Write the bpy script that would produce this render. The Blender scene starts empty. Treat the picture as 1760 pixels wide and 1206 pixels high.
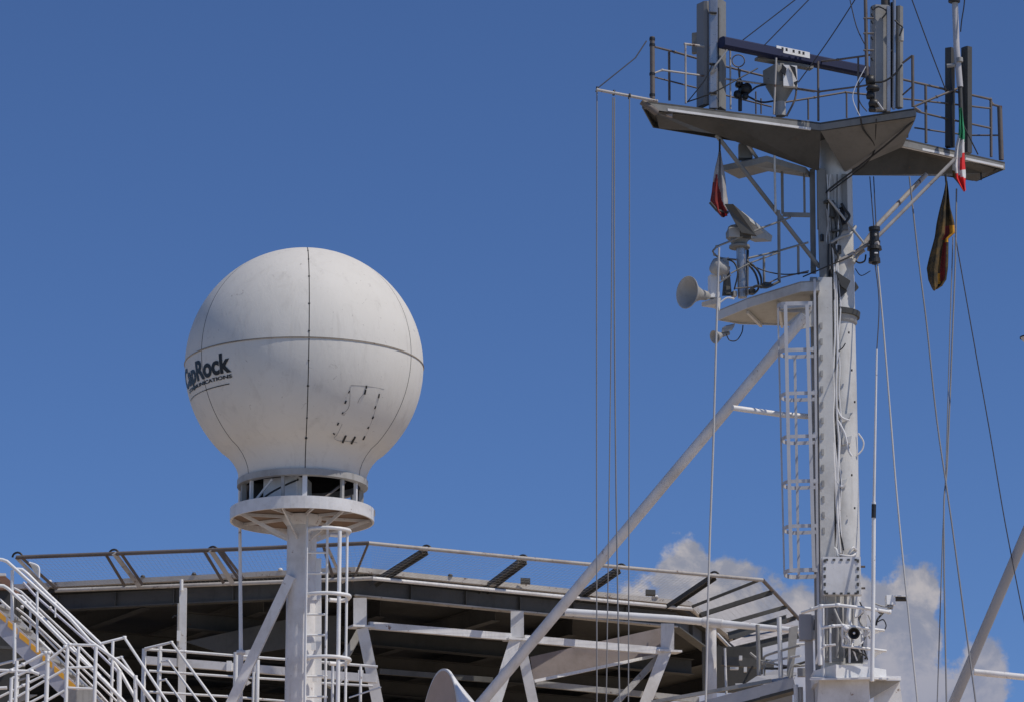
import bpy, bmesh, math, random
from mathutils import Vector, Matrix
R = math.radians
random.seed(7)
S = bpy.context.scene
COL = S.collection

# ------------------------------------------------------------------ camera
EYE = Vector((0, 0, 2.0)); PITCH = R(14.0); F = 6260.0
cam = bpy.data.cameras.new('camera'); co = bpy.data.objects.new('camera', cam); COL.objects.link(co)
cam.lens = 36.0 * F / 1760.0; cam.sensor_width = 36.0; cam.sensor_fit = 'HORIZONTAL'
cam.clip_start = 0.5; cam.clip_end = 20000
co.location = EYE; co.rotation_euler = (R(90) + PITCH, 0, 0)
S.camera = co

# ------------------------------------------------------------------ world, sun, exposure
SUN_EL = R(55.5); SUN_AZ = R(117)          # azimuth clockwise from +Y
SKY_STRENGTH = 0.10
W = bpy.data.worlds.new('World'); S.world = W; W.use_nodes = True
nt = W.node_tree; nt.nodes.clear()
def N(t, k, **kw):
    n = t.nodes.new(k)
    for a, b in kw.items(): setattr(n, a, b)
    return n
def mth(t, op, a, b=None, c=None):
    n = N(t, 'ShaderNodeMath', operation=op)
    for i, v in enumerate((a, b, c)):
        if v is None: continue
        if isinstance(v, (int, float)): n.inputs[i].default_value = v
        else: t.links.new(v, n.inputs[i])
    return n.outputs[0]
def mixc(t, fac, a, b, mode='MIX'):
    n = N(t, 'ShaderNodeMix', data_type='RGBA', blend_type=mode)
    for i, v in ((0, fac), (6, a), (7, b)):
        if isinstance(v, (int, float)): n.inputs[i].default_value = v
        elif isinstance(v, tuple): n.inputs[i].default_value = (v[0], v[1], v[2], 1)
        else: t.links.new(v, n.inputs[i])
    return n.outputs[2]
def ramp(t, v, lo, hi, smooth=True):
    n = N(t, 'ShaderNodeMapRange', interpolation_type='SMOOTHSTEP' if smooth else 'LINEAR')
    t.links.new(v, n.inputs[0]); n.inputs[1].default_value = lo; n.inputs[2].default_value = hi
    return n.outputs[0]
def noise(t, vec, scale, detail=4, rough=.55, dist=0):
    n = N(t, 'ShaderNodeTexNoise'); t.links.new(vec, n.inputs['Vector'])
    n.inputs['Scale'].default_value = scale; n.inputs['Detail'].default_value = detail
    n.inputs['Roughness'].default_value = rough; n.inputs['Distortion'].default_value = dist
    return n.outputs['Fac']

sky = N(nt, 'ShaderNodeTexSky', sky_type='NISHITA', sun_disc=False, sun_elevation=SUN_EL, sun_rotation=SUN_AZ,
        altitude=2500, air_density=1.0, dust_density=0.0, ozone_density=4.0)
tc = N(nt, 'ShaderNodeTexCoord')
sep = N(nt, 'ShaderNodeSeparateXYZ'); nt.links.new(tc.outputs['Generated'], sep.inputs[0])
az = mth(nt, 'MULTIPLY', mth(nt, 'ARCTAN2', sep.outputs[0], sep.outputs[1]), 57.2958)
el = mth(nt, 'MULTIPLY', mth(nt, 'ARCSINE', sep.outputs[2]), 57.2958)
cmb = N(nt, 'ShaderNodeCombineXYZ'); nt.links.new(az, cmb.inputs[0]); nt.links.new(el, cmb.inputs[1])
# cumulus heads (azimuth deg, elevation deg, half width, half height)
HEADS = [(2.75, 10.1, .62, .95), (3.45, 9.95, .62, .95), (2.1, 9.7, .55, .75), (3.3, 9.6, 1.0, 1.0), (4.5, 9.3, 1.0, 1.1),
         (5.9, 9.3, .98, 1.1), (6.4, 10.0, .5, .65), (5.5, 9.9, .6, .6), (7.3, 8.3, .6, 1.2), (5.6, 7.6, 2.0, 1.9), (2.6, 8.0, 2.0, 1.7),
         (-14, 4, 4, 3), (-24, 6, 5, 3), (17, 5, 4, 3), (28, 6, 6, 4)]
field = None
for (u, v, a, b) in HEADS:
    dx = mth(nt, 'DIVIDE', mth(nt, 'SUBTRACT', az, u), a); dy = mth(nt, 'DIVIDE', mth(nt, 'SUBTRACT', el, v), b)
    q = mth(nt, 'SUBTRACT', 1.0, mth(nt, 'SQRT', mth(nt, 'ADD', mth(nt, 'MULTIPLY', dx, dx), mth(nt, 'MULTIPLY', dy, dy))))
    q = mth(nt, 'MULTIPLY', q, min(a, b))
    field = q if field is None else mth(nt, 'SMOOTH_MAX', field, q, .25)
nb = noise(nt, cmb.outputs[0], 1.5, 7, .6); ns = noise(nt, cmb.outputs[0], .45, 3, .5)
fld = mth(nt, 'ADD', field, mth(nt, 'MULTIPLY', mth(nt, 'SUBTRACT', nb, .47), .95))
mask = mth(nt, 'MULTIPLY', ramp(nt, fld, 0.0, .16), .92)
lit = noise(nt, cmb.outputs[0], 1.1, 6, .62, .3)
ccol = mixc(nt, ramp(nt, lit, .40, .62), (2.75, 2.85, 3.4), (5.0, 4.65, 4.6))
low = ramp(nt, el, 10.6, 8.2)
ccol = mixc(nt, mth(nt, 'MULTIPLY', low, .55), ccol, (2.3, 2.6, 3.8))
skycol = mixc(nt, 1.0, sky.outputs[0], (.575, .705, .925), 'MULTIPLY')
fin = mixc(nt, mask, skycol, ccol)
bg = N(nt, 'ShaderNodeBackground'); nt.links.new(fin, bg.inputs[0]); bg.inputs[1].default_value = SKY_STRENGTH
wo = N(nt, 'ShaderNodeOutputWorld'); nt.links.new(bg.outputs[0], wo.inputs[0])

sl = bpy.data.lights.new('sun', 'SUN'); sl.energy = 3.0; sl.angle = R(.5); sl.color = (1, .93, .83)
so = bpy.data.objects.new('sun', sl); COL.objects.link(so)
SD = Vector((math.sin(SUN_AZ) * math.cos(SUN_EL), math.cos(SUN_AZ) * math.cos(SUN_EL), math.sin(SUN_EL)))
so.rotation_euler = SD.to_track_quat('Z', 'Y').to_euler(); so.location = (30, -10, 60)

S.view_settings.view_transform = 'Standard'; S.view_settings.look = 'None'
S.view_settings.exposure = 0.0; S.view_settings.gamma = 1.0; S.view_settings.use_curve_mapping = False

# ------------------------------------------------------------------ sight lines of the survey (photo pixel -> place)
cs, sn = math.cos(PITCH), math.sin(PITCH)
def ray(px, py):
    x, y = px - 880.0, 603.0 - py
    return Vector((x, -sn * y + cs * F, cs * y + sn * F))
YS = 0.0
def P(px, py, Y):
    Y = Y + YS; d = ray(px, py); return EYE + d * (Y / d.y)
def PH(px, py, h):
    d = ray(px, py); return EYE + d * (h / d.z)
def hof(px, py, Y): return P(px, py, Y).z - EYE.z
def M(w, Y): return w * 1.035 * Y / F          # pixels -> metres at distance Y
DECK_Z = 10.4
def ext(a, b, z=DECK_Z):
    d = b - a
    return b if abs(d.z) < 1e-6 or b.z <= z else a + d * ((z - a.z) / d.z)
def drop(p, z=DECK_Z): return Vector((p.x, p.y, z))
def smooth(pts, n=6):
    out = []
    for i in range(len(pts) - 1):
        a = pts[max(i - 1, 0)]; b = pts[i]; c = pts[i + 1]; d = pts[min(i + 2, len(pts) - 1)]
        for k in range(n):
            t = k / n
            out.append(.5 * ((2 * b) + (c - a) * t + (2 * a - 5 * b + 4 * c - d) * t * t + (3 * b - a - 3 * c + d) * t ** 3))
    out.append(pts[-1]); return out

# ------------------------------------------------------------------ materials
def paint(name, base, dirt, amt=.35, rough=.5, rust=0.0, rustc=(.09, .035, .015), sc=1.3, metal=0.0, bump=.15, streak=.3):
    m = bpy.data.materials.new(name); m.use_nodes = True; t = m.node_tree; t.nodes.clear()
    tc = N(t, 'ShaderNodeTexCoord'); v = tc.outputs['Object']
    mp = N(t, 'ShaderNodeMapping'); t.links.new(v, mp.inputs[0]); mp.inputs['Scale'].default_value = (5, 5, .55)
    n1 = noise(t, v, sc, 6, .65); n2 = noise(t, mp.outputs[0], 1.6, 5, .6); n3 = noise(t, v, 9, 5, .7)
    c = mixc(t, mth(t, 'MULTIPLY', ramp(t, n1, .42, .72), amt), base, dirt)
    c = mixc(t, mth(t, 'MULTIPLY', ramp(t, n2, .55, .78), streak), c, dirt)
    c = mixc(t, mth(t, 'MULTIPLY', ramp(t, n3, .5, .8), amt * .5), c, dirt)
    if rust > 0:
        r1 = noise(t, v, 4.2, 7, .75)
        c = mixc(t, ramp(t, r1, .69 - rust * .3, .75 - rust * .26), c, rustc)
    b = N(t, 'ShaderNodeBsdfPrincipled'); t.links.new(c, b.inputs['Base Color'])
    b.inputs['Metallic'].default_value = metal
    t.links.new(mth(t, 'ADD', mth(t, 'MULTIPLY', n3, .3), rough - .15), b.inputs['Roughness'])
    if bump:
        bp = N(t, 'ShaderNodeBump'); bp.inputs['Strength'].default_value = bump; bp.inputs['Distance'].default_value = .02
        t.links.new(n3, bp.inputs['Height']); t.links.new(bp.outputs[0], b.inputs['Normal'])
    o = N(t, 'ShaderNodeOutputMaterial'); t.links.new(b.outputs[0], o.inputs[0]); return m
WHITE = paint('white_paint', (.76, .75, .74), (.38, .35, .31), .45, .45, .24, rustc=(.22, .12, .07))
WHITEC = paint('clean_white_paint', (.84, .84, .83), (.52, .50, .46), .35, .42, .2, rustc=(.28, .18, .12))
MAST = paint('mast_paint', (.64, .63, .60), (.33, .31, .28), .45, .5, .14, streak=.35)
GREY = paint('weathered_grey', (.40, .39, .37), (.17, .16, .14), .55, .55, .2, streak=.4)
DARKP = paint('dark_grey', (.068, .066, .06), (.028, .027, .024), .6, .6, .2, rustc=(.13, .07, .04), streak=.5)  # dark grime, mixed with shade painted under the top platform
UNDER = paint('underside_shade', (.055, .054, .05), (.02, .02, .018), .5, .7, .08)  # near-black, with the shadow under the helideck put into it
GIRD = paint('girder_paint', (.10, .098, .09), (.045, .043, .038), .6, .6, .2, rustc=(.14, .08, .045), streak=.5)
BROWN = paint('primer_brown', (.33, .28, .26), (.17, .14, .12), .5, .6, .1)
RUSTY = paint('rusty_rail', (.44, .41, .38), (.15, .11, .09), .6, .6, .42)
DRUST = paint('dark_rusty_rail', (.15, .125, .11), (.055, .045, .04), .5, .6, .3)
RIMP = paint('rim_paint', (.55, .52, .48), (.2, .17, .14), .5, .6, .38)
BLACK = paint('black_gear', (.018, .018, .018), (.05, .045, .04), .3, .5, 0)
ROPE = paint('grey_rope', (.24, .24, .25), (.12, .12, .12), .3, .8, 0)
DROPE = paint('dark_rope', (.05, .05, .06), (.03, .03, .03), .3, .8, 0)
LROPE = paint('pale_rope', (.5, .49, .48), (.3, .3, .3), .3, .8, 0)
NAVY = paint('navy_scanner', (.005, .011, .055), (.008, .012, .035), .3, .65, 0, bump=0)
STEEL = paint('bare_steel', (.45, .44, .43), (.2, .18, .17), .4, .3, .1, metal=.7)
PANEL = paint('antenna_plastic', (.22, .21, .2), (.2, .18, .16), .5, .45, .05)
YEL = paint('yellow_tread_paint', (.80, .40, .04), (.4, .2, .05), .4, .6, .1)
MID = paint('mid_grey', (.24, .235, .22), (.11, .105, .095), .6, .6, .15)
GALV = paint('galvanised_cage', (.50, .50, .52), (.3, .3, .3), .35, .5, .04)
RADOME = None
def radome_mat():
    m = bpy.data.materials.new('radome_gelcoat'); m.use_nodes = True; t = m.node_tree; t.nodes.clear()
    tc = N(t, 'ShaderNodeTexCoord'); v = tc.outputs['Object']
    mp = N(t, 'ShaderNodeMapping'); t.links.new(v, mp.inputs[0]); mp.inputs['Scale'].default_value = (1.6, 1.6, .8); mp.inputs['Rotation'].default_value = (0, .6, 0)
    n1 = noise(t, v, .7, 4, .6); n2 = noise(t, mp.outputs[0], 2.2, 7, .72, .6); n3 = noise(t, v, 14, 4, .7); n4 = noise(t, v, 3.1, 8, .8, 1.2)
    oi = N(t, 'ShaderNodeObjectInfo')
    c = mixc(t, ramp(t, n1, .3, .7), (.73, .70, .64), (.68, .65, .59))
    c = mixc(t, mth(t, 'MULTIPLY', ramp(t, n2, .52, .70), .32), c, (.52, .485, .43))
    c = mixc(t, mth(t, 'MULTIPLY', ramp(t, n4, .62, .68), .35), c, (.36, .33, .29))
    c = mixc(t, mth(t, 'MULTIPLY', ramp(t, n3, .64, .72), .25), c, (.40, .37, .32))
    c = mixc(t, mth(t, 'MULTIPLY', oi.outputs['Random'], .08), c, (.5, .48, .46))
    ms = N(t, 'ShaderNodeMapping'); t.links.new(v, ms.inputs[0]); ms.inputs['Scale'].default_value = (3.2, 3.2, .35)
    n5 = noise(t, ms.outputs[0], 1.5, 6, .65, .4); c = mixc(t, mth(t, 'MULTIPLY', ramp(t, n5, .54, .72), .22), c, (.40, .37, .33))
    n6 = noise(t, v, 5.5, 3, .5, 2.0); c = mixc(t, mth(t, 'MULTIPLY', ramp(t, n6, .70, .74), .5), c, (.27, .24, .21))
    b = N(t, 'ShaderNodeBsdfPrincipled'); t.links.new(c, b.inputs['Base Color'])
    b.inputs['Roughness'].default_value = .62; b.inputs['Specular IOR Level'].default_value = .2
    bp = N(t, 'ShaderNodeBump'); bp.inputs['Strength'].default_value = .25; bp.inputs['Distance'].default_value = .03
    t.links.new(n2, bp.inputs['Height']); t.links.new(bp.outputs[0], b.inputs['Normal'])
    o = N(t, 'ShaderNodeOutputMaterial'); t.links.new(b.outputs[0], o.inputs[0]); return m
RADOME = radome_mat()
def cloth(name, c, c2):
    m = bpy.data.materials.new(name); m.use_nodes = True; t = m.node_tree; t.nodes.clear()
    tc = N(t, 'ShaderNodeTexCoord'); n = noise(t, tc.outputs['Object'], 5, 4)
    cc = mixc(t, ramp(t, n, .35, .7), c, c2)
    b = N(t, 'ShaderNodeBsdfPrincipled'); t.links.new(cc, b.inputs['Base Color']); b.inputs['Roughness'].default_value = .9
    o = N(t, 'ShaderNodeOutputMaterial'); t.links.new(b.outputs[0], o.inputs[0]); return m
C_RED = cloth('red_cloth', (.80, .03, .03), (.6, .02, .02)); C_WHITE = cloth('white_cloth', (.75, .74, .72), (.55, .53, .52))
C_GREEN = cloth('green_cloth', (.03, .30, .13), (.02, .2, .09)); C_BLACK = cloth('black_cloth', (.035, .028, .016), (.15, .09, .025))
C_YEL = cloth('yellow_cloth', (.7, .33, .02), (.5, .22, .02)); C_MAROON = cloth('maroon_cloth', (.24, .02, .018), (.12, .02, .02))
C_GREYW = cloth('grey_cloth', (.40, .38, .37), (.28, .27, .27))

# ------------------------------------------------------------------ mesh builder
class MB:
    def __init__(s): s.v = []; s.f = []; s.sm = []; s.mi = []
    def face(s, ids, sm=False, mi=0): s.f.append(ids); s.sm.append(sm); s.mi.append(mi)
    def poly(s, pts, sm=False, mi=0):
        b = len(s.v); s.v += [Vector(p) for p in pts]; s.face(list(range(b, b + len(pts))), sm, mi); return s
    def tube(s, pts, r, n=8, r2=None, cap=True):
        pts = [Vector(p) for p in pts]
        L = len(pts); r2 = r if r2 is None else r2
        t0 = (pts[1] - pts[0]).normalized()
        a = Vector((0, 0, 1)) if abs(t0.z) < .9 else Vector((1, 0, 0))
        u = t0.cross(a).normalized(); rings = []; pt = t0
        for i, p in enumerate(pts):
            ta = (pts[i] - pts[i - 1]).normalized() if i else t0
            tb = (pts[i + 1] - pts[i]).normalized() if i < L - 1 else ta
            t = (ta + tb); t = t.normalized() if t.length > 1e-6 else ta
            u = (u - t * u.dot(t)); u = u.normalized() if u.length > 1e-6 else t.orthogonal().normalized()
            w = t.cross(u); k = 1 / max(.5, math.sqrt(max(0, (1 + ta.dot(tb)) / 2)))
            rr = (r + (r2 - r) * i / (L - 1)); b = len(s.v)
            bend = (tb - ta)
            for j in range(n):
                an = 2 * math.pi * j / n; d = u * math.cos(an) + w * math.sin(an)
                q = d * rr
                if bend.length > 1e-4:
                    bd = (bend - t * bend.dot(t))
                    if bd.length > 1e-6:
                        bd.normalize(); q = q + bd * (q.dot(bd)) * (k - 1)
                s.v.append(p + q)
            rings.append(b)
        for i in range(L - 1):
            for j in range(n):
                a, b2 = rings[i] + j, rings[i] + (j + 1) % n; c, d = rings[i + 1] + (j + 1) % n, rings[i + 1] + j
                s.face([a, b2, c, d], n > 4)
        if cap:
            for rg, rev in ((rings[0], True), (rings[-1], False)):
                q = [s.v[rg + j].copy() for j in range(n)]
                s.poly(q[::-1] if rev else q)
        return s
    def hexa(s, q):     # 8 corners: bottom 0-3, top 4-7
        for f in ((3, 2, 1, 0), (4, 5, 6, 7), (0, 1, 5, 4), (1, 2, 6, 5), (2, 3, 7, 6), (3, 0, 4, 7)):
            s.poly([q[i] for i in f])
        return s
    def box(s, c, ax, ay, az):   # centre, half-axis vectors
        c = Vector(c); ax, ay, az = Vector(ax), Vector(ay), Vector(az)
        return s.hexa([c - ax - ay - az, c + ax - ay - az, c + ax + ay - az, c - ax + ay - az,
                       c - ax - ay + az, c + ax - ay + az, c + ax + ay + az, c - ax + ay + az])
    def beam(s, a, b, w, h, up=(0, 0, 1)):
        a, b = Vector(a), Vector(b); t = (b - a); L = t.length; t.normalize(); up = Vector(up)
        side = t.cross(up)
        if side.length < 1e-4: side = t.cross(Vector((0, 1, 0)))
        side.normalize(); u = side.cross(t).normalized()
        return s.box((a + b) / 2, t * L / 2, side * w / 2, u * h / 2)
    def chan(s, a, b, w, h, up=(0, 0, 1), th=.012):   # I-beam: two flanges and a web
        a, b = Vector(a), Vector(b); t = (b - a).normalized(); up = Vector(up)
        side = t.cross(up)
        if side.length < 1e-4: side = t.cross(Vector((0, 1, 0)))
        side.normalize(); u = side.cross(t).normalized()
        s.beam(a + u * (h / 2 - th / 2), b + u * (h / 2 - th / 2), w, th, u); s.beam(a - u * (h / 2 - th / 2), b - u * (h / 2 - th / 2), w, th, u)
        return s.beam(a, b, th, h - 2 * th - .004, u)
    def prism(s, pts, d):
        pts = [Vector(p) for p in pts]; d = Vector(d); q = [p + d for p in pts]; n = len(pts)
        s.poly(pts[::-1]); s.poly(q)
        for i in range(n): s.poly([pts[i], pts[(i + 1) % n], q[(i + 1) % n], q[i]])
        return s
    def lathe(s, o, axis, prof, n=32, a0=0, a1=2 * math.pi, close=False, sm=True):
        o = Vector(o); ax = Vector(axis).normalized(); u = ax.orthogonal().normalized() if abs(ax.z) < .999 else Vector((1, 0, 0)); w = ax.cross(u)
        full = abs(a1 - a0 - 2 * math.pi) < 1e-6; cnt = n if full else n + 1; rings = []
        for (r, t) in prof:
            b = len(s.v)
            for j in range(cnt):
                an = a0 + (a1 - a0) * j / n; s.v.append(o + ax * t + (u * math.cos(an) + w * math.sin(an)) * r)
            rings.append(b)
        for i in range(len(prof) - 1):
            for j in range(n):
                k = (j + 1) % cnt
                s.face([rings[i] + j, rings[i] + k, rings[i + 1] + k, rings[i + 1] + j], sm)
        return s
    def build(s, name, mat, parent=None, label=None, cat=None, group=None, kind=None, loc=None):
        me = bpy.data.meshes.new(name); o = bpy.data.objects.new(name, me); COL.objects.link(o)
        if parent is not None:
            base = BASE[parent.name_full]; o.parent = parent; BASE[o.name_full] = base
        else:
            if loc is None:
                n = len(s.v); loc = Vector((sum(v.x for v in s.v) / n, sum(v.y for v in s.v) / n, min(v.z for v in s.v)))
            base = Vector(loc); o.location = base; BASE[o.name_full] = base
        me.from_pydata([tuple(v - base) for v in s.v], [], s.f)
        for m in (mat if isinstance(mat, (list, tuple)) else [mat]): me.materials.append(m)
        me.polygons.foreach_set('use_smooth', s.sm); me.polygons.foreach_set('material_index', s.mi)
        me.validate(); me.update()
        bm = bmesh.new(); bm.from_mesh(me); bmesh.ops.recalc_face_normals(bm, faces=bm.faces); bm.to_mesh(me); bm.free()
        if label: o['label'] = label
        if cat: o['category'] = cat
        if group: o['group'] = group
        if kind: o['kind'] = kind
        return o
BASE = {}
def thing(name, label, cat, loc, group=None):
    o = bpy.data.objects.new(name, None); COL.objects.link(o); o.empty_display_size = .2
    o.location = loc; BASE[o.name_full] = Vector(loc); o['label'] = label; o['category'] = cat
    if group: o['group'] = group
    return o
def line(L): return [P(*p) for p in L]
def tpart(name, mat, root, L, w, n=8, sm=0, world=False):
    pts = L if world else line(L)
    Y = pts[0].y
    if sm: pts = smooth(pts, sm)
    return MB().tube(pts, M(w, Y) / 2, n).build(name, mat, root)

# ------------------------------------------------------------------ setting
MB().poly([(-3000, -200, 0), (3000, -200, 0), (3000, 56, 0), (-3000, 56, 0)]).build('quay', paint('quay_concrete', (.36, .35, .33), (.25, .24, .22), .4, .8), kind='structure')
wm = bpy.data.materials.new('harbour_water'); wm.use_nodes = True
wb = wm.node_tree.nodes['Principled BSDF']; wb.inputs['Base Color'].default_value = (.02, .05, .06, 1); wb.inputs['Roughness'].default_value = .12
_t = wm.node_tree; _bp = N(_t, 'ShaderNodeBump'); _bp.inputs['Strength'].default_value = .4
_t.links.new(noise(_t, N(_t, 'ShaderNodeTexCoord').outputs['Object'], .8, 4), _bp.inputs['Height']); _t.links.new(_bp.outputs[0], wb.inputs['Normal'])
MB().poly([(-6000, 56, -1.5), (6000, 56, -1.5), (6000, 9000, -1.5), (-6000, 9000, -1.5)]).build('water', wm, kind='structure')
hull = MB()
hull.box((0, 78, 4.4), (24, 0, 0), (0, 20, 0), (0, 0, 5.97))
hull.build('ship_hull', paint('hull_paint', (.50, .48, .44), (.3, .28, .25), .3), kind='structure')
DKM = paint('deck_paint', (.60, .47, .34), (.42, .32, .22), .5, .7, .1)
MB().box((0, 78, DECK_Z - .01), (24, 0, 0), (0, 20, 0), (0, 0, .012)).build('ship_deck', DKM, kind='structure')

# ------------------------------------------------------------------ radome
YR = 64.0; RC = P(523, 630, YR); RR = M(203.5, YR); U = RR / 203.5
FA = math.atan2(-RC.x, -RC.y)
def rad_dir(azd):   # 0 = towards the camera, + = to the right in view
    a = R(azd); base = Vector((EYE.x - RC.x, EYE.y - RC.y, 0)).normalized(); rgt = Vector((-base.y, base.x, 0))
    return base * math.cos(a) + rgt * math.sin(a)
def prof_low():
    pr = []
    lim = math.acos(.70); th = 0
    k = 22
    for i in range(k + 1):
        a = -i / k * R(46); pr.append((RR * math.cos(a), RR * math.sin(a)))
    pr += [(RR * .635, -RR * .765), (RR * .587, -RR * .822), (RR * .556, -RR * .875), (RR * .535, -RR * .93), (RR * .528, -RR * .985)]
    return pr
def prof_up():
    k = 26; return [(RR * math.cos(i / k * R(89.4)), RR * math.sin(i / k * R(89.4))) for i in range(k + 1)]
rad = thing('radome', 'large white ball-shaped radome with dark panel seams standing on the ringed pedestal', 'radome', RC - Vector((0, 0, RR)))
SEAM = [2 + 60 * i for i in range(6)]
def gore(prof, a0, a1, n=20, zoff=0):
    mb = MB(); b = []
    for (r, z) in prof:
        b.append(len(mb.v)); gap = U * .8 / max(r, .05) * 57.3
        for j in range(n + 1):
            a = (a0 + gap) + (a1 - a0 - 2 * gap) * j / n if a1 - a0 > 2 * gap else (a0 + a1) / 2
            mb.v.append(RC + rad_dir(a) * r + Vector((0, 0, z)))
    for i in range(len(prof) - 1):
        for j in range(n): mb.face([b[i] + j, b[i] + j + 1, b[i + 1] + j + 1, b[i + 1] + j], True)
    return mb
pu = prof_up(); pl = prof_low()
pu[0] = (RR, U * 1.3); pl[0] = (RR, -U * 1.3)
for s in SEAM:
    gore(pu, s, s + 60).build('shell_panel', RADOME, rad); gore(pl, s, s + 60).build('shell_panel', RADOME, rad)
k = MB(); k.lathe(RC, (0, 0, 1), [(r - U * 1.6, z) for r, z in (prof_low()[::-1] + prof_up()[1:])], 72)
k.build('joint_sealant', paint('sealant', (.05, .045, .04), (.09, .07, .05), .4, .8), rad)
fl = MB(); 
for i in range(72):
    a0, a1 = i * 5, i * 5 + 5
q = [rad_dir(i * 5) for i in range(72)]
b0 = [[RC + d * (RR + dr) + Vector((0, 0, dz)) for d in q] for dr, dz in ((-.01, -U * 1.25), (U * 1.5, -U * 1.0), (U * 1.5, U * .2), (-.01, U * .5))]
for i in range(72):
    for r_ in range(3):
        fl.poly([b0[r_][i], b0[r_][(i + 1) % 72], b0[r_ + 1][(i + 1) % 72], b0[r_ + 1][i]], True)
fl.build('equator_flange', paint('stained_flange', (.40, .34, .27), (.16, .11, .07), .7, .7, .3), rad)
for i in range(9):
    th_ = R(62 - i * 14 + random.uniform(-3, 3)); d_ = rad_dir(2); q_ = RC + d_ * (RR * math.cos(th_)) + Vector((0, 0, RR * math.sin(th_)))
    MB().lathe(q_, q_ - RC, [(0, .012), (U * random.uniform(1.2, 2.2), .008), (U * 2, -.01)], 8).build('seam_bolt', BLACK, rad)
def sph(px, py, lift=1.0):      # where the sight line meets the ball
    d = ray(px, py).normalized(); oc = EYE - RC; r = RR * 1.0 + lift * U
    b = oc.dot(d); c = oc.dot(oc) - r * r; D = b * b - c
    return EYE + d * (-b - math.sqrt(max(D, 0)))
INK = paint('black_print', (.009, .009, .01), (.025, .025, .025), .3, .5, 0, bump=0)
def wrap_text(body, az_c, z_c, height, width, name):
    cu = bpy.data.curves.new('t', 'FONT'); cu.body = body; cu.size = 1; cu.align_x = 'LEFT'; cu.resolution_u = 4; cu.offset = .035
    to = bpy.data.objects.new('t', cu); COL.objects.link(to); dg = bpy.context.evaluated_depsgraph_get()
    me = bpy.data.meshes.new_from_object(to.evaluated_get(dg)); bpy.data.objects.remove(to)
    bm = bmesh.new(); bm.from_mesh(me); bmesh.ops.subdivide_edges(bm, edges=[e for e in bm.edges if e.calc_length() > .12], cuts=2)
    bmesh.ops.triangulate(bm, faces=bm.faces)
    xs = [v.co.x for v in bm.verts]; x0, x1 = min(xs), max(xs); mb = MB(); 
    for v in bm.verts:
        u = (v.co.x - x0) / (x1 - x0); a = az_c + (u - 1) * width; h = v.co.y * height
        th = R(z_c) + h / RR
        mb.v.append(RC + rad_dir(a) * ((RR + U * .9) * math.cos(th)) + Vector((0, 0, (RR + U * .9) * math.sin(th))))
    for f in bm.faces: mb.face([v.index for v in f.verts])
    bm.free(); return mb.build(name, INK, rad)
wrap_text('CapRock', -37.5, -13.4, U * 45, 48, 'lettering')
wrap_text('COMMUNICATIONS', -37.5, -16.4, U * 8, 43, 'lettering')
ln = MB()
for i in range(20):
    a0, a1 = -84 + i * 2.2, -84 + i * 2.2 + (2.2 if i > 10 else 1.5)
    for t0, t1 in ((-19.3, -18.9),):
        ln.poly([RC + rad_dir(a) * ((RR + U * .9) * math.cos(R(t))) + Vector((0, 0, (RR + U * .9) * math.sin(R(t)))) for a, t in ((a0, t0), (a1, t0), (a1, t1), (a0, t1))])
ln.build('underline', INK, rad)
LATCH = []
for (x, y, x2, y2, w) in ((601, 671, 599, 675, 2.5), (595, 688, 593, 693, 4), (590, 708, 588, 710, 2.6), (582, 726, 580, 730, 4), (573, 744, 575, 746, 3.5), (652, 676, 651, 683, 3.2),
                      (646, 697, 644, 702, 3), (642, 715, 640, 719, 4), (634, 733, 632, 736, 4), (627, 749, 624, 755, 3.6), (630, 662, 629.6, 667, 4), (628.5, 669, 627, 677, 4.5), (594.5, 748, 589, 760, 5), (610.5, 750, 604, 762, 5)):
    LATCH.append((x, y, x2, y2, w))
hl = MB()
for seg in (((603, 661), (632, 663), (660, 668)), ((602, 664), (601, 690), (598, 702), (587, 712)), ((588, 728), (580, 745), (574, 752)), ((575, 753), (583, 757), (600, 758), (614, 760)), ((651, 683), (640, 720), (626, 755)), ((627, 674), (619, 683), (615, 692))):
    pp = smooth([sph(x, y, .25) for x, y in seg], 4); hl.tube(pp, U * .34, 4)
ho = hl.build('hatch_outline', paint('hatch_joint', (.22, .21, .2), (.35, .34, .33), .6, .7, 0, bump=0), rad)
for x, y, x2, y2, w in LATCH: MB().tube([sph(x, y, .6), sph(x2, y2, .6)], U * w * .36, 6).build('hatch_latch', BLACK, ho)

# ------------------------------------------------------------------ radome pedestal
pc = lambda zpx: RC + Vector((0, 0, -zpx * U))       # axis point, zpx below ball centre (pixel units of height / cos)
K = 1 / cs
ped = thing('radome_pedestal', 'white column with open caged ring and round dished platform carrying the radome', 'pedestal', drop(RC))
zr = 200 * K * .995
ring = MB(); 
ring.lathe(pc(zr), (0, 0, 1), [(106 * U, 5 * U), (111 * U, 5 * U), (111 * U, -6 * U), (98 * U, -6 * U), (98 * U, 5 * U), (106 * U, 5 * U)], 56, sm=False).build('top_ring', GREY, ped)
zp = 252 * K * .99
for i in range(12):
    a = 2 + i * 30 + (9 if i % 2 else 0); d = rad_dir(a) * 101 * U
    w = 8 if i % 3 == 0 else 5
    MB().beam(pc(zp - 9) + d, pc(zr + 6) + d, w * U, w * U, up=rad_dir(a)).build('cage_post', WHITE if i % 2 == 0 else GREY, ped)
cab = MB(); cab.box(pc(zp - 28) + rad_dir(-30) * 62 * U, rad_dir(60) * 32 * U, rad_dir(-30) * 14 * U, Vector((0, 0, 22 * U))).build('equipment_cabinet', WHITE, ped)
MB().box(pc(zp - 28) + rad_dir(-10) * 40 * U, rad_dir(80) * 20 * U, rad_dir(-10) * 14 * U, Vector((0, 0, 21 * U))).build('equipment_cabinet', GREY, ped)
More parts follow.
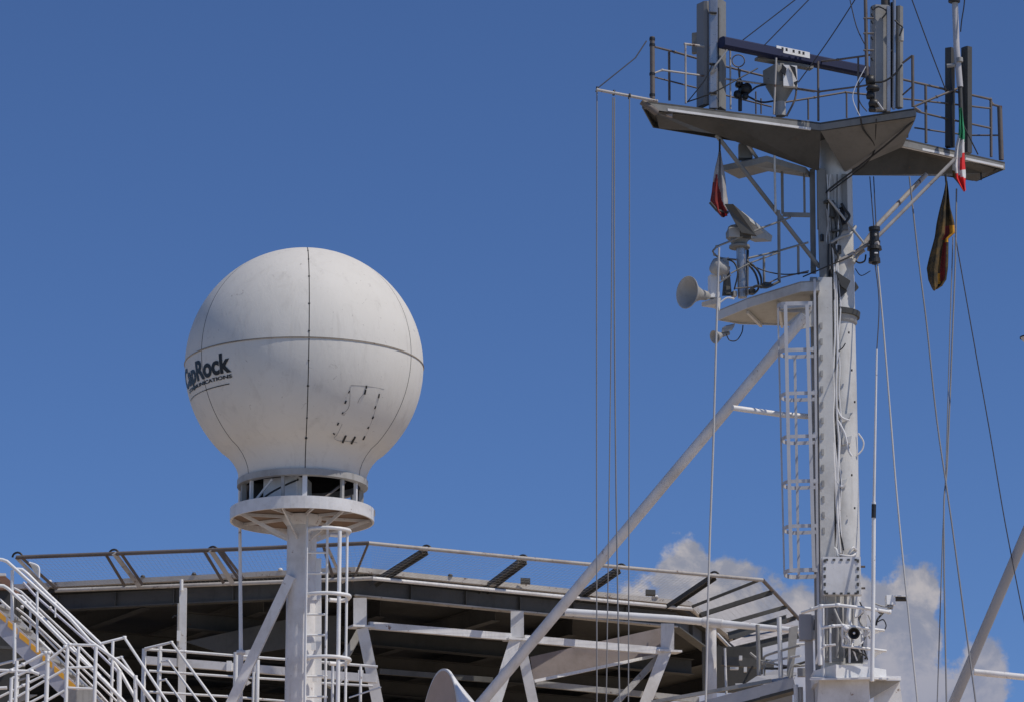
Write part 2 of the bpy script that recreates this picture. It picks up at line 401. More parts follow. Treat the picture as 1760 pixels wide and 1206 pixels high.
MB().box(pc(zp - 26) + rad_dir(-75) * 78 * U, rad_dir(15) * 14 * U, rad_dir(-75) * 12 * U, Vector((0, 0, 20 * U))).build('equipment_cabinet', BLACK, ped)
for a in (-60, 20, 75, 120, 200, 260):
    MB().tube([pc(zp - 8) + rad_dir(a) * 96 * U, pc(zr + 8) + rad_dir(a + 28) * 96 * U], 2.2 * U, 6).build('cage_brace', DRUST if a > 0 else WHITE, ped)
MB().lathe(pc(zp - 30), (0, 0, 1), [(0, 24 * U), (13 * U, 24 * U), (13 * U, -24 * U)], 24).build('cable_drum', MID, ped)
cb = smooth([pc(zp - 12) + rad_dir(-50) * 90 * U, pc(zp - 20) + rad_dir(-35) * 95 * U, pc(zr + 20) + rad_dir(-20) * 90 * U, pc(zr + 8) + rad_dir(-5) * 80 * U], 6)
MB().tube(cb, 1.6 * U, 6).build('cable', BLACK, ped)
pf = MB(); pf.lathe(pc(zp), (0, 0, 1), [(0, 6 * U), (119 * U, 6 * U), (119 * U, 8 * U), (122 * U, 8 * U), (122 * U, -13 * U), (119 * U, -13 * U), (119 * U, -1 * U), (0, -1 * U)], 64, sm=False).build('platform', WHITE, ped)
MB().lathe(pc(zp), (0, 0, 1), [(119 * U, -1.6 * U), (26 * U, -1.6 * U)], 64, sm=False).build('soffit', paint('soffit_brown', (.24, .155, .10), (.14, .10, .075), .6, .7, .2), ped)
for i in range(8): MB().beam(pc(zp + 5) + rad_dir(i * 45 + 12) * 28 * U, pc(zp + 5) + rad_dir(i * 45 + 12) * 118 * U, .03, 5 * U).build('soffit_rib', WHITE, ped)
MB().box(P(640, 881, 64), (.05, 0, 0), (0, .04, 0), (0, 0, .05)).build('rim_bolt', RUSTY, ped)
col_top = pc(zp + 3)
cold = Vector((-1.0 * U, 0, 0))
MB().lathe(drop(RC) + Vector((0, 0, 0)), (0, 0, 1), [(25 * U, 0), (25 * U, (col_top.z - DECK_Z))], 40).build('column', WHITE, ped)
MB().lathe(pc(zp + 13), (0, 0, 1), [(25.5 * U, -8 * U), (33 * U, 2 * U), (33 * U, 9.5 * U)], 36).build('column_head', WHITE, ped)
for a in (-70, -18, 40, 100, 160, 220):
    d = rad_dir(a); t_ = rad_dir(a + 90) * 2.2 * U
    MB().prism([pc(zp + 3.3) + d * 112 * U - t_ / 2, pc(zp + 9) + d * 112 * U - t_ / 2, pc(zp + 46) + d * 25 * U - t_ / 2, pc(zp + 38) + d * 25 * U - t_ / 2][::1], t_).build('platform_strut', WHITE, ped)
a_, b_ = P(500, 990, 63.75), P(398, 1206, 63.9)
MB().beam(a_, ext(a_, b_), M(16, 64), M(16, 64), up=(0, -1, 0)).build('diagonal_brace', WHITE, ped)
MB().beam(P(545, 960, 64.0), drop(P(547, 1206, 64.0)), M(14, 64), M(10, 64), up=(0, -1, 0)).build('cable_channel', WHITEC, ped)
a_, b_ = P(557, 960, 64.1), P(568, 1206, 64.2)
for k_, (x_, y_) in enumerate(((521, 952), (522, 1024), (521, 1110), (523, 1165))):
    MB().box(P(x_ + 18, y_, 63.72), (M(4, 64), 0, 0), (0, .02, 0), (0, 0, M(6, 64))).build('cable_clamp', WHITEC, ped)

# ladder on pedestal
def ladder(name, label, xl, xr, y0, Y, hoops, bars, group=None, mat=WHITEC, rung_px=35.4, y_r0=949, hoopL=531, hoopR=600, depth=.55, ztop=None):
    root = thing(name, label, 'ladder', drop(P((xl + xr) / 2, 1206, Y)), group)
    xs = []
    for x, yt in ((xl, y0), (xr, y0 + 10)):
        a = P(x, yt, Y); MB().tube([a, drop(a)], M(5, Y) / 2, 6).build('rail', mat, root)
    y = y_r0
    while y < 1215:
        MB().tube([P(xl, y, Y), P(xr, y, Y)], M(4.2, Y) / 2, 6).build('rung', mat, root); y += rung_px
    return root
lad = ladder('caged_ladder', 'white caged ladder climbing the right side of the radome pedestal column', 528, 563, 884, 63.5, None, None)
for y, d in ((909, 7), (1021, 9), (1130, 7)):
    Yl = 63.5
    a = P(529, y - d, 63.05); pts = []
    pl_ = [P(531, y + 2, Yl), P(531, y - 1, 63.1), P(560, y - 3, 62.95), P(588, y - 1, 63.0), P(601, y + 3, 63.25), P(592, y + 10, 63.7), P(566, y + 9, 63.55)]
    MB().tube(smooth(pl_, 4), M(7, 64) / 2, 6).build('hoop', WHITEC, lad)
for x, w, Yc in ((584, 7.5, 63.0), (597, 5, 63.25), (520.5 + 8, 3, 63.05)):
    a = P(x, 911 if x > 530 else 905, Yc); MB().tube([a, drop(a)], M(w, 64) / 2, 6).build('cage_bar', WHITEC, lad)

# whip pole left
a, b = P(411.5, 808, 64.6), P(414, 1120, 64.6)
wp = thing('pole_antenna', 'thin white vertical pole left of the radome pedestal', 'pole', drop(b))
MB().tube([a, b], M(4.6, 64) / 2, 8, r2=M(7, 64) / 2).build('pole', WHITEC, wp)
MB().tube([b, drop(b)], M(9, 64) / 2, 8).build('base_tube', WHITE, wp)
MB().lathe(b - Vector((0, 0, .04)), (0, 0, 1), [(0, 0), (.08, 0), (.08, .07), (0, .07)], 12).build('collar', WHITE, wp)

# ------------------------------------------------------------------ main mast
YM = 64.6
mt = P(1436, 236, YM); mb_ = P(1443.5, 1150, YM)
mast = thing('ship_mast', 'tall weathered round mast column covered in cables, right of the centre', 'mast', drop(mb_))
mastx = lambda y: 1436 + (y - 236) * 7.5 / 914
c = MB().tube([mb_ - Vector((0, 0, 1.5)), mt + Vector((0, 0, .1))], M(38, YM), 40, r2=M(27.5, YM)); c.build('column', MAST, mast)
YF = YM - .36
MB().beam(P(1417, 480, YF), P(1423, 1150, YF - .05), M(24, YM), .26, up=(0, -1, 0)).build('cable_trunk', MAST, mast)
MB().beam(P(1398, 478, YF + .1), P(1408, 1150, YF + .05), M(12, YM), .12, up=(0, -1, 0)).build('trunk_edge', GREY, mast)
MB().beam(P(1396, 292, YF + .3), P(1398, 470, YF + .3), M(9, YM), .1, up=(0, -1, 0)).build('ladder_stile', MID, mast)
MB().beam(P(1411, 292, YF + .1), P(1416, 480, YF), M(14, YM), .14, up=(0, -1, 0)).build('cable_trunk', MID, mast)  # darker than the trunk below, carrying shade on the column's left half
for y in (540,):
    ccen = P(mastx(y), y, YM); r = M(33.5, YM)
    MB().lathe(ccen, (.05, 0, 1), [(r, -.07), (r + .06, -.07), (r + .07, .03), (r, .03)], 40, sm=False).build('collar', DARKP, mast)
MB().lathe(P(mastx(546), 546, YM), (.05, 0, 1), [(M(32, YM), -.14), (M(35, YM), -.1), (M(34, YM), .1)], 40).build('collar_band', GREY, mast)
# cables that run down the column
for k in range(11):
    x0 = 1421 + k * 1.9; mat = [WHITE, GREY, BLACK, WHITE, DARKP][k % 5]; pts = []
    y = 300 + (k % 3) * 60; yend = 955 if k % 4 else 1130
    while y < yend:
        fx = x0 + (y - 300) * .010 + random.uniform(-2.6, 2.6); pts.append(P(fx, y, YF - .03 - .02 * (k % 3) - (.03 if y > 560 else 0))); y += random.uniform(32, 62)
    pts.append(P(x0 + 11, yend, YF - .05))
    MB().tube(smooth(pts, 4), M(1.5 + (k % 3) * .9, YM) / 2 * 1.15, 6).build('cable', mat, mast)
for L, w, mm in ((((1438, 700), (1446, 716), (1460, 722)), 3.5, WHITE), (((1440, 722), (1452, 745), (1458, 772), (1464, 783)), 4, WHITE), (((1475, 744), (1484, 758), (1482, 772), (1473, 782)), 3, WHITE),
              (((1440, 604), (1448, 598), (1453, 590)), 2.2, BLACK), (((1434, 822), (1446, 836), (1452, 830)), 4, WHITE), (((1425, 930), (1438, 950), (1462, 955), (1472, 948), (1466, 940), (1458, 952)), 4, WHITE),
              (((1425, 955), (1428, 944), (1436, 942), (1440, 955)), 5, WHITEC), (((1432, 860), (1436, 890), (1446, 925), (1450, 945)), 3, BLACK), (((1432, 760), (1436, 840), (1440, 900), (1444, 950)), 5, WHITE),
              (((1424, 345), (1436, 360), (1446, 392), (1437, 415), (1430, 420)), 4, DARKP), (((1428, 418), (1445, 408), (1462, 402), (1470, 390)), 6, GREY), (((1430, 420), (1440, 440), (1436, 452)), 5, DARKP),
              (((1466, 452), (1473, 440), (1486, 430)), 6, GREY), (((1470, 462), (1480, 474), (1496, 466)), 1.6, BLACK), (((1452, 384), (1460, 372), (1452, 360), (1446, 350)), 5, BLACK)):
    tpart('cable', mm, mast, [(x, y, YF - .1 if x < 1470 else YM - .2) for x, y in L], w, 6, sm=4)
def plate(root, pts, Y, th, mat, name):
    MB().prism([P(x, y, Y) for x, y in pts], Vector((0, th, 0))).build(name, mat, root)
for pts, dy in ((((1436, 466), (1462, 483), (1455, 498), (1446, 492)), .12), (((1437, 470), (1456, 500), (1436, 519)), .06), (((1470, 484), (1476, 494), (1470, 500)), -.3),
            (((1446, 712), (1466, 708), (1455, 722), (1444, 726)), .05), (((1448, 752), (1464, 748), (1462, 760), (1446, 764)), .05), (((1440, 826), (1456, 822), (1452, 836), (1441, 842)), .05)):
    plate(mast, pts, YF - dy, .10, DARKP if pts[0][1] < 600 else MAST, 'cable_bracket')
for x, y, w, h in ((1424, 348, 14, 5), (1430, 362, 9, 26), (1447, 372, 6, 30), (1437, 398, 18, 4), (1441, 430, 6, 14), (1428, 476, 6, 22), (1433, 508, 7, 18), (1417, 560, 4, 10), (1412, 410, 4, 12)):
    MB().box(P(x, y, YF - .02), (M(w, 64) / 2, .03, 0), (-.02, .06, 0), (0, 0, M(h, 64) / 2)).build('fitting', BLACK if w < 8 else DARKP, mast)  # dark fittings, partly added to deepen shade on the upper column
MB().beam(P(1451, 300, YM - .33), P(1453, 396, YM - .35), M(9, 64), .05, up=(0, -1, 0)).build('cable_cover', MID, mast)
for y in (601, 675, 748, 828): MB().box(P(1400 + (y - 600) * .012, y - 1, YF - .05), (M(3.6, 64), 0, 0), (0, .05, 0), (0, 0, M(3.8, 64))).build('ladder_clip', WHITEC, mast)
for i in range(14):
    y = 560 + i * 27; MB().box(P(1412 + (y - 600) * .012, y, YF - .155), (M(2, 64), 0, 0), (0, .02, 0), (0, 0, M(5, 64))).build('cable_clip', GREY, mast)
for i in range(6):
    y = 580 + i * 60 + random.uniform(-12, 12); MB().tube([P(1459 + i % 3 * 5, y, YM - .42), P(1459 + i % 3 * 5, y + 2.5, YM - .43)], M(1.6, 64), 6).build('bolt', BLACK, mast)
for y in (973, 1010): MB().tube([P(1475, y, YM - .1), P(1487, y, YM - .1)], M(2, 64), 6).build('bolt', DRUST, mast)
# long diagonal stay tube of the mast
a_, b_ = P(1384, 543, 63.9), P(833, 1200, 66.6)
MB().tube([a_, ext(a_, b_)], M(19, 64) / 2, 20).build('diagonal_stay', WHITE, mast)
MB().tube([P(1259, 700, 63.7), P(1345, 712, 64.2), P(1405, 716, 64.4)], M(9.5, 64) / 2, 10).build('cross_strut', WHITE, mast)
plate(mast, ((1352, 556), (1400, 515), (1403, 560), (1372, 566)), 64.15, .05, MAST, 'gusset')
# braces up to the top platform
for (x0, y0, Y0, x1, y1, Y1, w, mm) in ((1231, 232, 63.3, 1409, 460, 64.3, 8, MID), (1256, 206, 63.0, 1301, 272, 63.9, 6, GREY)):
    MB().tube([P(x0, y0, Y0), P(x1, y1, Y1)], M(w, 64) / 2, 10).build('platform_brace', mm, mast)
MB().tube([P(1643, 272, 64.6), P(1512, 404, 64.4), P(1498, 417, 64.35), P(1422, 461, 64.25)], M(6.5, 64) / 2, 10).build('platform_brace', RUSTY, mast)
MB().tube([P(1592, 300, 65.2), P(1508, 388, 64.7), P(1478, 430, 64.6), P(1466, 452, 64.5)], M(8.5, 64) / 2, 10).build('platform_brace', RUSTY, mast)
MB().tube([P(1424, 342, 64.1), P(1486, 420, 64.2)], M(4.5, 64) / 2, 8).build('tie_bar', GREY, mast)
MB().tube([P(1465, 440, 64.1), P(1380, 476, 64.0)], M(2.5, 64) / 2, 6).build('stay_wire', BLACK, mast)

# ladder cage on mast
cg = thing('caged_ladder', 'tall narrow caged ladder on the left side of the ship mast', 'ladder', drop(P(1400, 1000, 64.0)))
hp = [(527, 1336, 1396), (606, 1340, 1398), (680, 1342, 1400), (754, 1344, 1402), (831, 1346, 1403), (908, 1347, 1405), (984, 1348, 1405)]
for i, (y, xl, xr) in enumerate(hp):
    d = 5.5
    L = [P(xr, y - d, 63.62), P(xl + 14, y - d + 1, 63.62), P(xl + 3, y - 2, 63.72), P(xl, y + 2, 63.85), P(xl + 6, y + d, 64.02), P(xl + 20, y + d + 1.5, 64.1), P(xr, y + d, 64.1)]
    pp = smooth(L, 3); m_ = MB()
    for a, b in zip(pp[:-1], pp[1:]): m_.beam(a, b + (b - a).normalized() * .004, M(1.3, 64), M(7 if i in (0, 6) else 6, 64))
    m_.build('hoop', GALV, cg)
for (xt, yt, xb, yb, Y, w) in ((1337, 527, 1348, 986, 63.85, 3), (1350, 524, 1360, 982, 63.6, 6), (1366, 612, 1373, 990, 64.1, 4.5), (1387, 524, 1399, 980, 63.6, 6)):
    MB().beam(P(xt, yt, Y - .012), P(xb, yb, Y - .012), M(w, 64), .015, up=(0, -1, 0)).build('cage_bar', GALV, cg)
for Y in (63.75, 64.15):
    MB().beam(P(1400, 480, Y), P(1407, 1140, Y), M(4, 64), .05, up=(0, -1, 0)).build('rail', GALV, cg)
for i in range(22):
    y = 500 + i * 29; x = 1401 + i * .22; MB().tube([P(x, y, 63.75), P(x, y - 5, 64.15)], .014, 6).build('rung', GALV, cg)

# ------------------------------------------------------------------ top platform
HT = hof(1410, 212, 63.5)
A, B, T, J, E = (PH(1104, 173, HT), PH(1410, 211, HT), PH(1574, 186, HT), PH(1551, 238, HT), PH(1727, 279, HT))
axd = (E - A).normalized(); perp = Vector((-axd.y, axd.x, 0))
if perp.y < 0: perp = -perp
A2 = A + perp * .9 + axd * .75; E2 = E + perp * .9 - axd * .1
TPX = [A, B, T, J, E, E2, A2]
tp = thing('mast_platform', 'dark underside three armed platform at the top of the mast', 'platform', P(1436, 236, 64.6))
th = M(11, 64)
dz = Vector((0, 0, 1))
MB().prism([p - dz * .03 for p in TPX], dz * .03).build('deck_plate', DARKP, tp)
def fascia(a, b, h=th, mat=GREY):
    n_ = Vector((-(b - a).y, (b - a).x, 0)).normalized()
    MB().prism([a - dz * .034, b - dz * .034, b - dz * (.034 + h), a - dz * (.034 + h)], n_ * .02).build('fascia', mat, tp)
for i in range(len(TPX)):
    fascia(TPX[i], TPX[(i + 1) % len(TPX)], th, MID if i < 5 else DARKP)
def flange(x0, y0, x1, y1, Y0, Y1):
    MB().beam(P(x0, y0, Y0), P(x1, y1, Y1), .09, M(4, 64)).build('edge_flange', WHITE, tp)
flange(1146, 190, 1392, 223, A.y - .04 + .25, B.y - .06); flange(1534, 247, 1722, 288, J.y - .06, E.y - .06)
# keels below (boxed wedges)
def wedge(p_near, p_far, keel, name='keel_box'):
    m_ = MB(); n_ = len(keel)
    for i in range(n_ - 1):
        m_.poly([p_near[i], p_near[i + 1], keel[i + 1], keel[i]]); m_.poly([p_far[i + 1], p_far[i], keel[i], keel[i + 1]])
    m_.poly([p_near[0], keel[0], p_far[0]]); m_.poly([p_near[-1], p_far[-1], keel[-1]])
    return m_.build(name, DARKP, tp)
lo = lambda p, k_=0.0: p - dz * (th + .05 + k_)
def mid3(a, b, t): return a + (b - a) * t
nl = [lo(A + axd * .25), lo(mid3(A, B, .42)), lo(B)]
wd = perp * .85
kl = [P(1128, 196, A.y + .35), P(1228, 231, mid3(A, B, .42).y + .45), P(1408, 295, 64.3)]
wedge(nl, [nl[0] + wd + axd * .6] + [p + wd for p in nl[1:]], kl)
nr = [lo(J), lo(mid3(J, E, .75)), lo(E - axd * .05)]
kr = [P(1464, 302, 64.9), P(1690, 298, mid3(J, E, .75).y + .45), P(1725, 292, E.y + .35)]
nr[0] = P(1470, 232, J.y - .0)
wedge(nr, [p + wd for p in nr], kr)
nc = [lo(B), lo(T)]; kc = [P(1452, 296, 64.35), P(1573, 206, T.y + .15)]
m_ = MB(); J2 = lo(J)
m_.poly([nc[0], nc[1], kc[1], kc[0]]); m_.poly([nc[1], J2, kc[1]]); m_.poly([kc[0], kc[1], J2]); m_.poly([nc[0], kc[0], J2])
m_.build('keel_box', paint('lit_keel_grey', (.16, .15, .135), (.08, .075, .065), .6, .6, .1), tp)  # lighter than the other keels, light on the centre arm painted in
# ragged end fittings
MB().tube([P(1103, 175, A.y), P(1118, 186, A.y), P(1128, 194, A.y + .1)], M(12, 64) / 2, 8).build('end_fitting', DRUST, tp)
MB().box(P(1146, 195, A.y + .3), (.1, 0, -.03), (0, .05, 0), (0, 0, .05)).build('end_fitting', BROWN, tp)
MB().tube([P(1686, 297, E.y), P(1686.5, 310, E.y)], M(3, 64) / 2, 6).build('hook', BLACK, tp)
MB().tube([P(1572, 186, T.y), P(1582, 193, T.y)], M(6, 64) / 2, 8).build('end_fitting', DRUST, tp)
# signal yard (spar) to the left
sp = thing('signal_spar', 'thin pale spar jutting out left of the mast top platform with ropes hanging from it', 'spar', P(1127, 174, A.y))
MB().tube([P(1025, 154.5, A.y - .6), P(1130, 174.5, A.y)], M(5.5, 64) / 2, 8).build('spar_tube', RUSTY, sp)
for x, y in ((1026, 154), (1055, 160), (1082, 166)):
    MB().lathe(P(x, y, A.y - .4), (1, 0, -.19), [(M(3, 64), -.02), (M(5, 64), -.02), (M(5, 64), .02), (M(3, 64), .02)], 10).build('rope_eye', BLACK, sp)
tpart('stay_wire', DROPE, sp, [(1026, 153, A.y - .6), (1092, 100, A.y - .3), (1111, 71, A.y)], 2.4, 6)

# rails on the top platform
def Yn(px): return A.y + (E.y - A.y) * (px - 1104) / (1727 - 1104)
railT = thing('platform_railing', 'rust streaked railing round the left arm of the mast top platform', 'railing', P(1300, 200, Yn(1300)))
def rails(root, L, mat=RUSTY):
    for pts, w in L:
        o_ = tpart('rail', mat, root, pts, w, 6)
        if w >= 3.4 and len(pts) > 2:
            q = line(pts)
            for p_ in q[1:-1]:
                MB().lathe(p_ - Vector((0, 0, M(w, 64) * .5)), (0, 0, 1), [(0, 0), (M(w, 64) * .66, 0), (M(w, 64) * .66, M(w, 64)), (0, M(w, 64))], 8).build('weld_joint', mat, o_)
def posts(root, L, mat=RUSTY, name='post'):
    for (x, yt, yb, Y, w) in L: tpart(name, mat, root, [(x, yt, Y), (x + (yb - yt) * .006, yb, Y)], w, 6)
yn, yf = (lambda x: Yn(x) + .03), (lambda x: Yn(x) + .95)
rails(railT, [([(1176, 76, yn(1176)), (1249, 85, yn(1249)), (1392, 103, yn(1392))], 4.6),
              ([(1125, 126, yn(1125)), (1138, 121, yn(1138)), (1240, 135, yn(1240)), (1326, 147, yn(1326)), (1400, 158, yn(1400))], 3.6)])
rails(railT, [([(1125, 81, yn(1125)), (1160, 90, yf(1160)), (1202, 102, yf(1202)), (1244, 114, yf(1244)), (1328, 135, yf(1328)), (1331, 140, yf(1331)), (1332, 190, yf(1332))], 4),
              ([(1125, 133, yn(1125)), (1160, 142, yf(1160)), (1199, 152, yf(1199)), (1250, 165, yf(1250)), (1326, 184, yf(1326))], 3)], DRUST)
posts(railT, [(1178, 76, 178, yn(1178), 4), (1255, 86, 188, yn(1255), 3.6), (1333, 97, 198, yn(1333), 4)])
posts(railT, [(1150, 90, 173, yf(1150), 5), (1299, 158, 196, yf(1299), 3), (1308, 170, 196, yf(1308), 3)], DRUST)
tpart('end_post', DRUST, railT, [(1121, 64, yn(1121)), (1121.5, 171, yn(1121))], 9, 10)
for y in (66, 76, 126, 162): tpart('post_band', BLACK, railT, [(1121, y, yn(1121)), (1121, y + 4, yn(1121))], 10.5, 10)
rC = thing('platform_railing', 'dark rusted railing on the central arm of the mast top platform', 'railing', P(1450, 200, 63.3))
def Yc(px): return B.y + (T.y - B.y) * (px - 1410) / (1574 - 1410)
rails(rC, [([(1394, 108, yn(1394)), (1440, 103, Yc(1440)), (1490, 96, Yc(1490)), (1538, 86, Yc(1538))], 3.6),
           ([(1360, 151, yn(1360)), (1408, 158, Yc(1410)), (1477, 149, Yc(1477)), (1530, 140, Yc(1530))], 3.4),
           ([(1345, 177, yf(1345)), (1400, 168, yf(1400)), (1453, 159, yf(1453)), (1490, 163, yf(1490))], 3.6),
           ([(1551, 109, Yc(1551)), (1568, 96, Yc(1568))], 4), ([(1551, 164, Yc(1551)), (1568, 149, Yc(1568))], 3)], DRUST)
posts(rC, [(1406, 106, 208, B.y + .03, 4.5), (1475, 100, 197, Yc(1475), 4), (1389, 170, 206, yf(1389), 3.6), (1455, 159, 203, yf(1455), 3.6), (1568.5, 96, 184, Yc(1568), 6)], DRUST)
rR = thing('platform_railing', 'four bar dark rusted railing on the right arm of the mast top platform', 'railing', P(1650, 250, 65.5))
Yr = lambda x: J.y + (E.y - J.y) * (x - 1551) / (1727 - 1551) + .04
rails(rR, [([(1551, 137, Yr(1551)), (1625, 154, Yr(1625)), (1702, 171, Yr(1702)), (1706, 180, Yr(1706)), (1719, 184, Yr(1719))], 4.2),
           ([(1551, 170, Yr(1551)), (1625, 178, Yr(1625)), (1668, 183, Yr(1668)), (1703, 187, Yr(1703))], 3.4),
           ([(1576, 192, Yr(1576)), (1625, 204, Yr(1625)), (1704, 221, Yr(1704))], 3.6),
           ([(1572, 220, Yr(1572) + .8), (1625, 228, Yr(1625) + .8), (1668, 233, Yr(1668) + .6), (1719, 233, Yr(1719))], 3),
           ([(1570, 184, Yr(1570)), (1610, 167, Yr(1610) - .2), (1650, 151, Yr(1650) - .2)], 4.2)], DRUST)
posts(rR, [(1591, 148, 246, Yr(1591), 5.5), (1703, 171, 270, Yr(1703), 5.5), (1560, 222, 237, Yr(1560) + .5, 3)], DRUST)
tpart('end_post', DRUST, rR, [(1718, 183, Yr(1718)), (1721, 275, Yr(1721))], 9, 10)

# ------------------------------------------------------------------ sector antennas
def slab(root, x, w, yt, yb, Y, rot, d=.12, mat=PANEL, name='antenna_panel'):
    a = P(x, yb, Y); b = P(x, yt, Y); r = R(rot); u = Vector((math.cos(r), math.sin(r), 0)); v = Vector((-u.y, u.x, 0)); hw = M(w, Y) / 2
    cross = [(-1, .5), (1, .5), (1, -.15), (.72, -.5), (-.72, -.5), (-1, -.15)]
    MB().prism([a + u * hw * cx + v * d * cy for cx, cy in cross], b - a).build(name, mat, root)
aL = thing('sector_antenna', 'tall grey antenna panels clustered on the left arm of the mast top', 'antenna', P(1222, 188, 62.9))
tpart('pole', STEEL, aL, [(1221.5, -30, 63.0), (1223, 188, 63.0)], 8, 10)
slab(aL, 1208, 30, 6, 183, 62.95, -58); slab(aL, 1238, 30, 2, 188, 63.0, 60, mat=MID); slab(aL, 1226, 15, 1, 187, 62.72, 0, .1, mat=STEEL)
slab(aL, 1196, 14, 58, 92, 63.3, -20, mat=MID, name='junction_unit')
slab(aL, 1214, 9, 12, 180, 62.86, -15, .03, BLACK, 'channel_slot'); slab(aL, 1233.5, 5, 14, 186, 62.75, 10, .03, BLACK, 'channel_slot')
tpart('cable', GREY, aL, [(1250, 86, 62.5), (1240, 100, 62.5), (1228, 115, 62.5), (1222, 126, 62.6), (1231, 118, 62.6)], 3.4, 6, sm=4)
tpart('cable', BLACK, aL, [(1302, 118, 63), (1262, 140, 62.7), (1225, 160, 62.6), (1180, 176, 62.7)], 2.6, 6, sm=4)
tpart('cable', BLACK, aL, [(1224, 112, 62.6), (1212, 137, 62.6), (1196, 158, 62.6), (1182, 175, 62.7)], 2, 6, sm=4)
for y in (22, 110, 160): tpart('clamp', BLACK, aL, [(1219, y, 62.64), (1232, y + 1, 62.64)], 4, 6)
aC = thing('sector_antenna', 'bulky grey antenna cluster with black fittings on the central mast arm', 'antenna', P(1520, 190, 62.8))
slab(aC, 1514, 34, 12, 191, 62.9, 8, .22, mat=paint('pale_panel', (.34, .33, .31), (.2, .18, .16), .5, .45, .05)); slab(aC, 1545, 13, 12, 186, 63.0, 50, mat=MID); slab(aC, 1527, 7, 12, 192, 62.7, 0, .06, STEEL)
slab(aC, 1535, 9, 5, 185, 62.88, 0, .06, BLACK, 'channel_slot')
tpart('pole', STEEL, aC, [(1537, -30, 62.8), (1537, 60, 62.8), (1536, 188, 62.8)], 6, 10)
tpart('pole', DARKP, aC, [(1522, -30, 62.9), (1522, 14, 62.9)], 16, 12)
tpart('pole', DRUST, aC, [(1487, -30, 62.7), (1490, 135, 62.7)], 6.5, 8)
for y in (32, 58, 87): tpart('bracket', DRUST, aC, [(1484, y, 62.68), (1502, y, 62.7)], 3.5, 6)
for y in (12, 24, 36, 64, 100, 140): tpart('cable_tie', BLACK, aC, [(1498, y, 62.7), (1500, y + 5, 62.7)], 4, 6)
tpart('junction_can', GREY, aC, [(1549, 50, 62.75), (1549, 71, 62.75)], 9, 10)
tpart('cable', BLACK, aC, [(1538, 35, 62.7), (1545, 42, 62.7), (1551, 48, 62.7), (1546, 62, 62.7)], 3, 6, sm=4)
tpart('cable', BLACK, aC, [(1500, 18, 62.7), (1510, 12, 62.7), (1524, 20, 62.7), (1516, 32, 62.7)], 3, 6, sm=4)
tpart('cable', BLACK, aC, [(1503, 142, 62.5), (1520, 140, 62.5), (1538, 128, 62.5), (1550, 112, 62.5)], 3.6, 6, sm=4)
tpart('cable', BLACK, aC, [(1487, 132, 62.5), (1474, 152, 62.5), (1478, 176, 62.5), (1490, 192, 62.5)], 2, 6, sm=4)
tpart('cable', WHITE, aC, [(1488, 115, 62.5), (1470, 150, 62.5), (1466, 172, 62.5), (1478, 200, 62.5)], 1.6, 6, sm=4)
for (x, y, w, h) in ((1496, 138, 16, 14), (1500, 152, 22, 8), (1496, 164, 14, 12), (1502, 178, 18, 12), (1499, 188, 12, 8)):
    MB().lathe(P(x, y, 62.55) - Vector((0, 0, M(h, 63) / 2)), (0, 0, 1), [(0, 0), (M(w, 63) / 2, 0), (M(w, 63) / 2 * 1.1, M(h, 63) * .5), (M(w, 63) / 2 * .8, M(h, 63)), (0, M(h, 63))], 14).build('lamp_housing', BLACK, aC)
tpart('clamp', STEEL, aC, [(1508, 176, 62.45), (1518, 190, 62.45)], 4, 6)
aR = thing('sector_antenna', 'two dark upright antenna slabs beside a thin pole on the right mast arm', 'antenna', P(1646, 262, 65.0))
slab(aR, 1632, 15, 84, 253, 65.2, -25, .16, DARKP); slab(aR, 1662, 14, 82, 264, 65.2, 35, .16, DARKP)
slab(aR, 1637, 6, 110, 254, 65.05, 0, .05, BLACK, 'channel_slot')
tpart('pole', paint('pale_pole', (.52, .5, .5), (.3, .29, .3), .4), aR, [(1640.5, -20, 64.9), (1644, 80, 64.9), (1650, 150, 64.9)], 11, 12)
tpart('pole', DARKP, aR, [(1650, 150, 64.9), (1654, 262, 64.9)], 8, 10)
tpart('pole_cap', BLACK, aR, [(1640, 0, 64.85), (1640, 4, 64.85)], 21, 12)
tpart('collar', GREY, aR, [(1649, 100, 64.85), (1649.5, 107, 64.85)], 12, 10)
tpart('cable', BLACK, aR, [(1659, -20, 64.8), (1657, 10, 64.8), (1653, 35, 64.8), (1651, 55, 64.8)], 2.4, 6, sm=4)
tpart('cable', BLACK, aR, [(1654, 212, 64.7), (1664, 232, 64.7), (1681, 266, 64.8)], 2.4, 6, sm=4)
tpart('bracket', GREY, aR, [(1628, 114, 64.95), (1642, 112, 64.9)], 8, 6)

# ------------------------------------------------------------------ radars
rd = thing('radar_scanner', 'long navy blue radar scanner bar with white plate at the mast top', 'radar', P(1342, 199, 63.4))
bar_a, bar_b = P(1240, 73, 62.6), P(1490, 124, 64.4)
t_ = (bar_b - bar_a).normalized(); sd = Vector((-t_.y, t_.x, 0)); up_ = t_.cross(sd); up_ = up_ if up_.z > 0 else -up_
hw, hh = .11, M(9.5, 64)
sec = [(-hw, -hh * .75), (-hw * .5, -hh), (hw * .6, -hh), (hw, -hh * .4), (hw, hh * .5), (hw * .5, hh), (-hw * .5, hh), (-hw, hh * .6)]
MB().prism([bar_a + sd * a + up_ * b for a, b in sec], bar_b - bar_a).build('scanner_bar', NAVY, rd)
q0, q1 = P(1334, 88, 63.2), P(1391, 100, 63.6)
npl = MB().beam(P(1334, 84, 63.15), P(1391, 96, 63.55), .03, M(11, 64), up=up_).build('name_plate', WHITEC, rd)
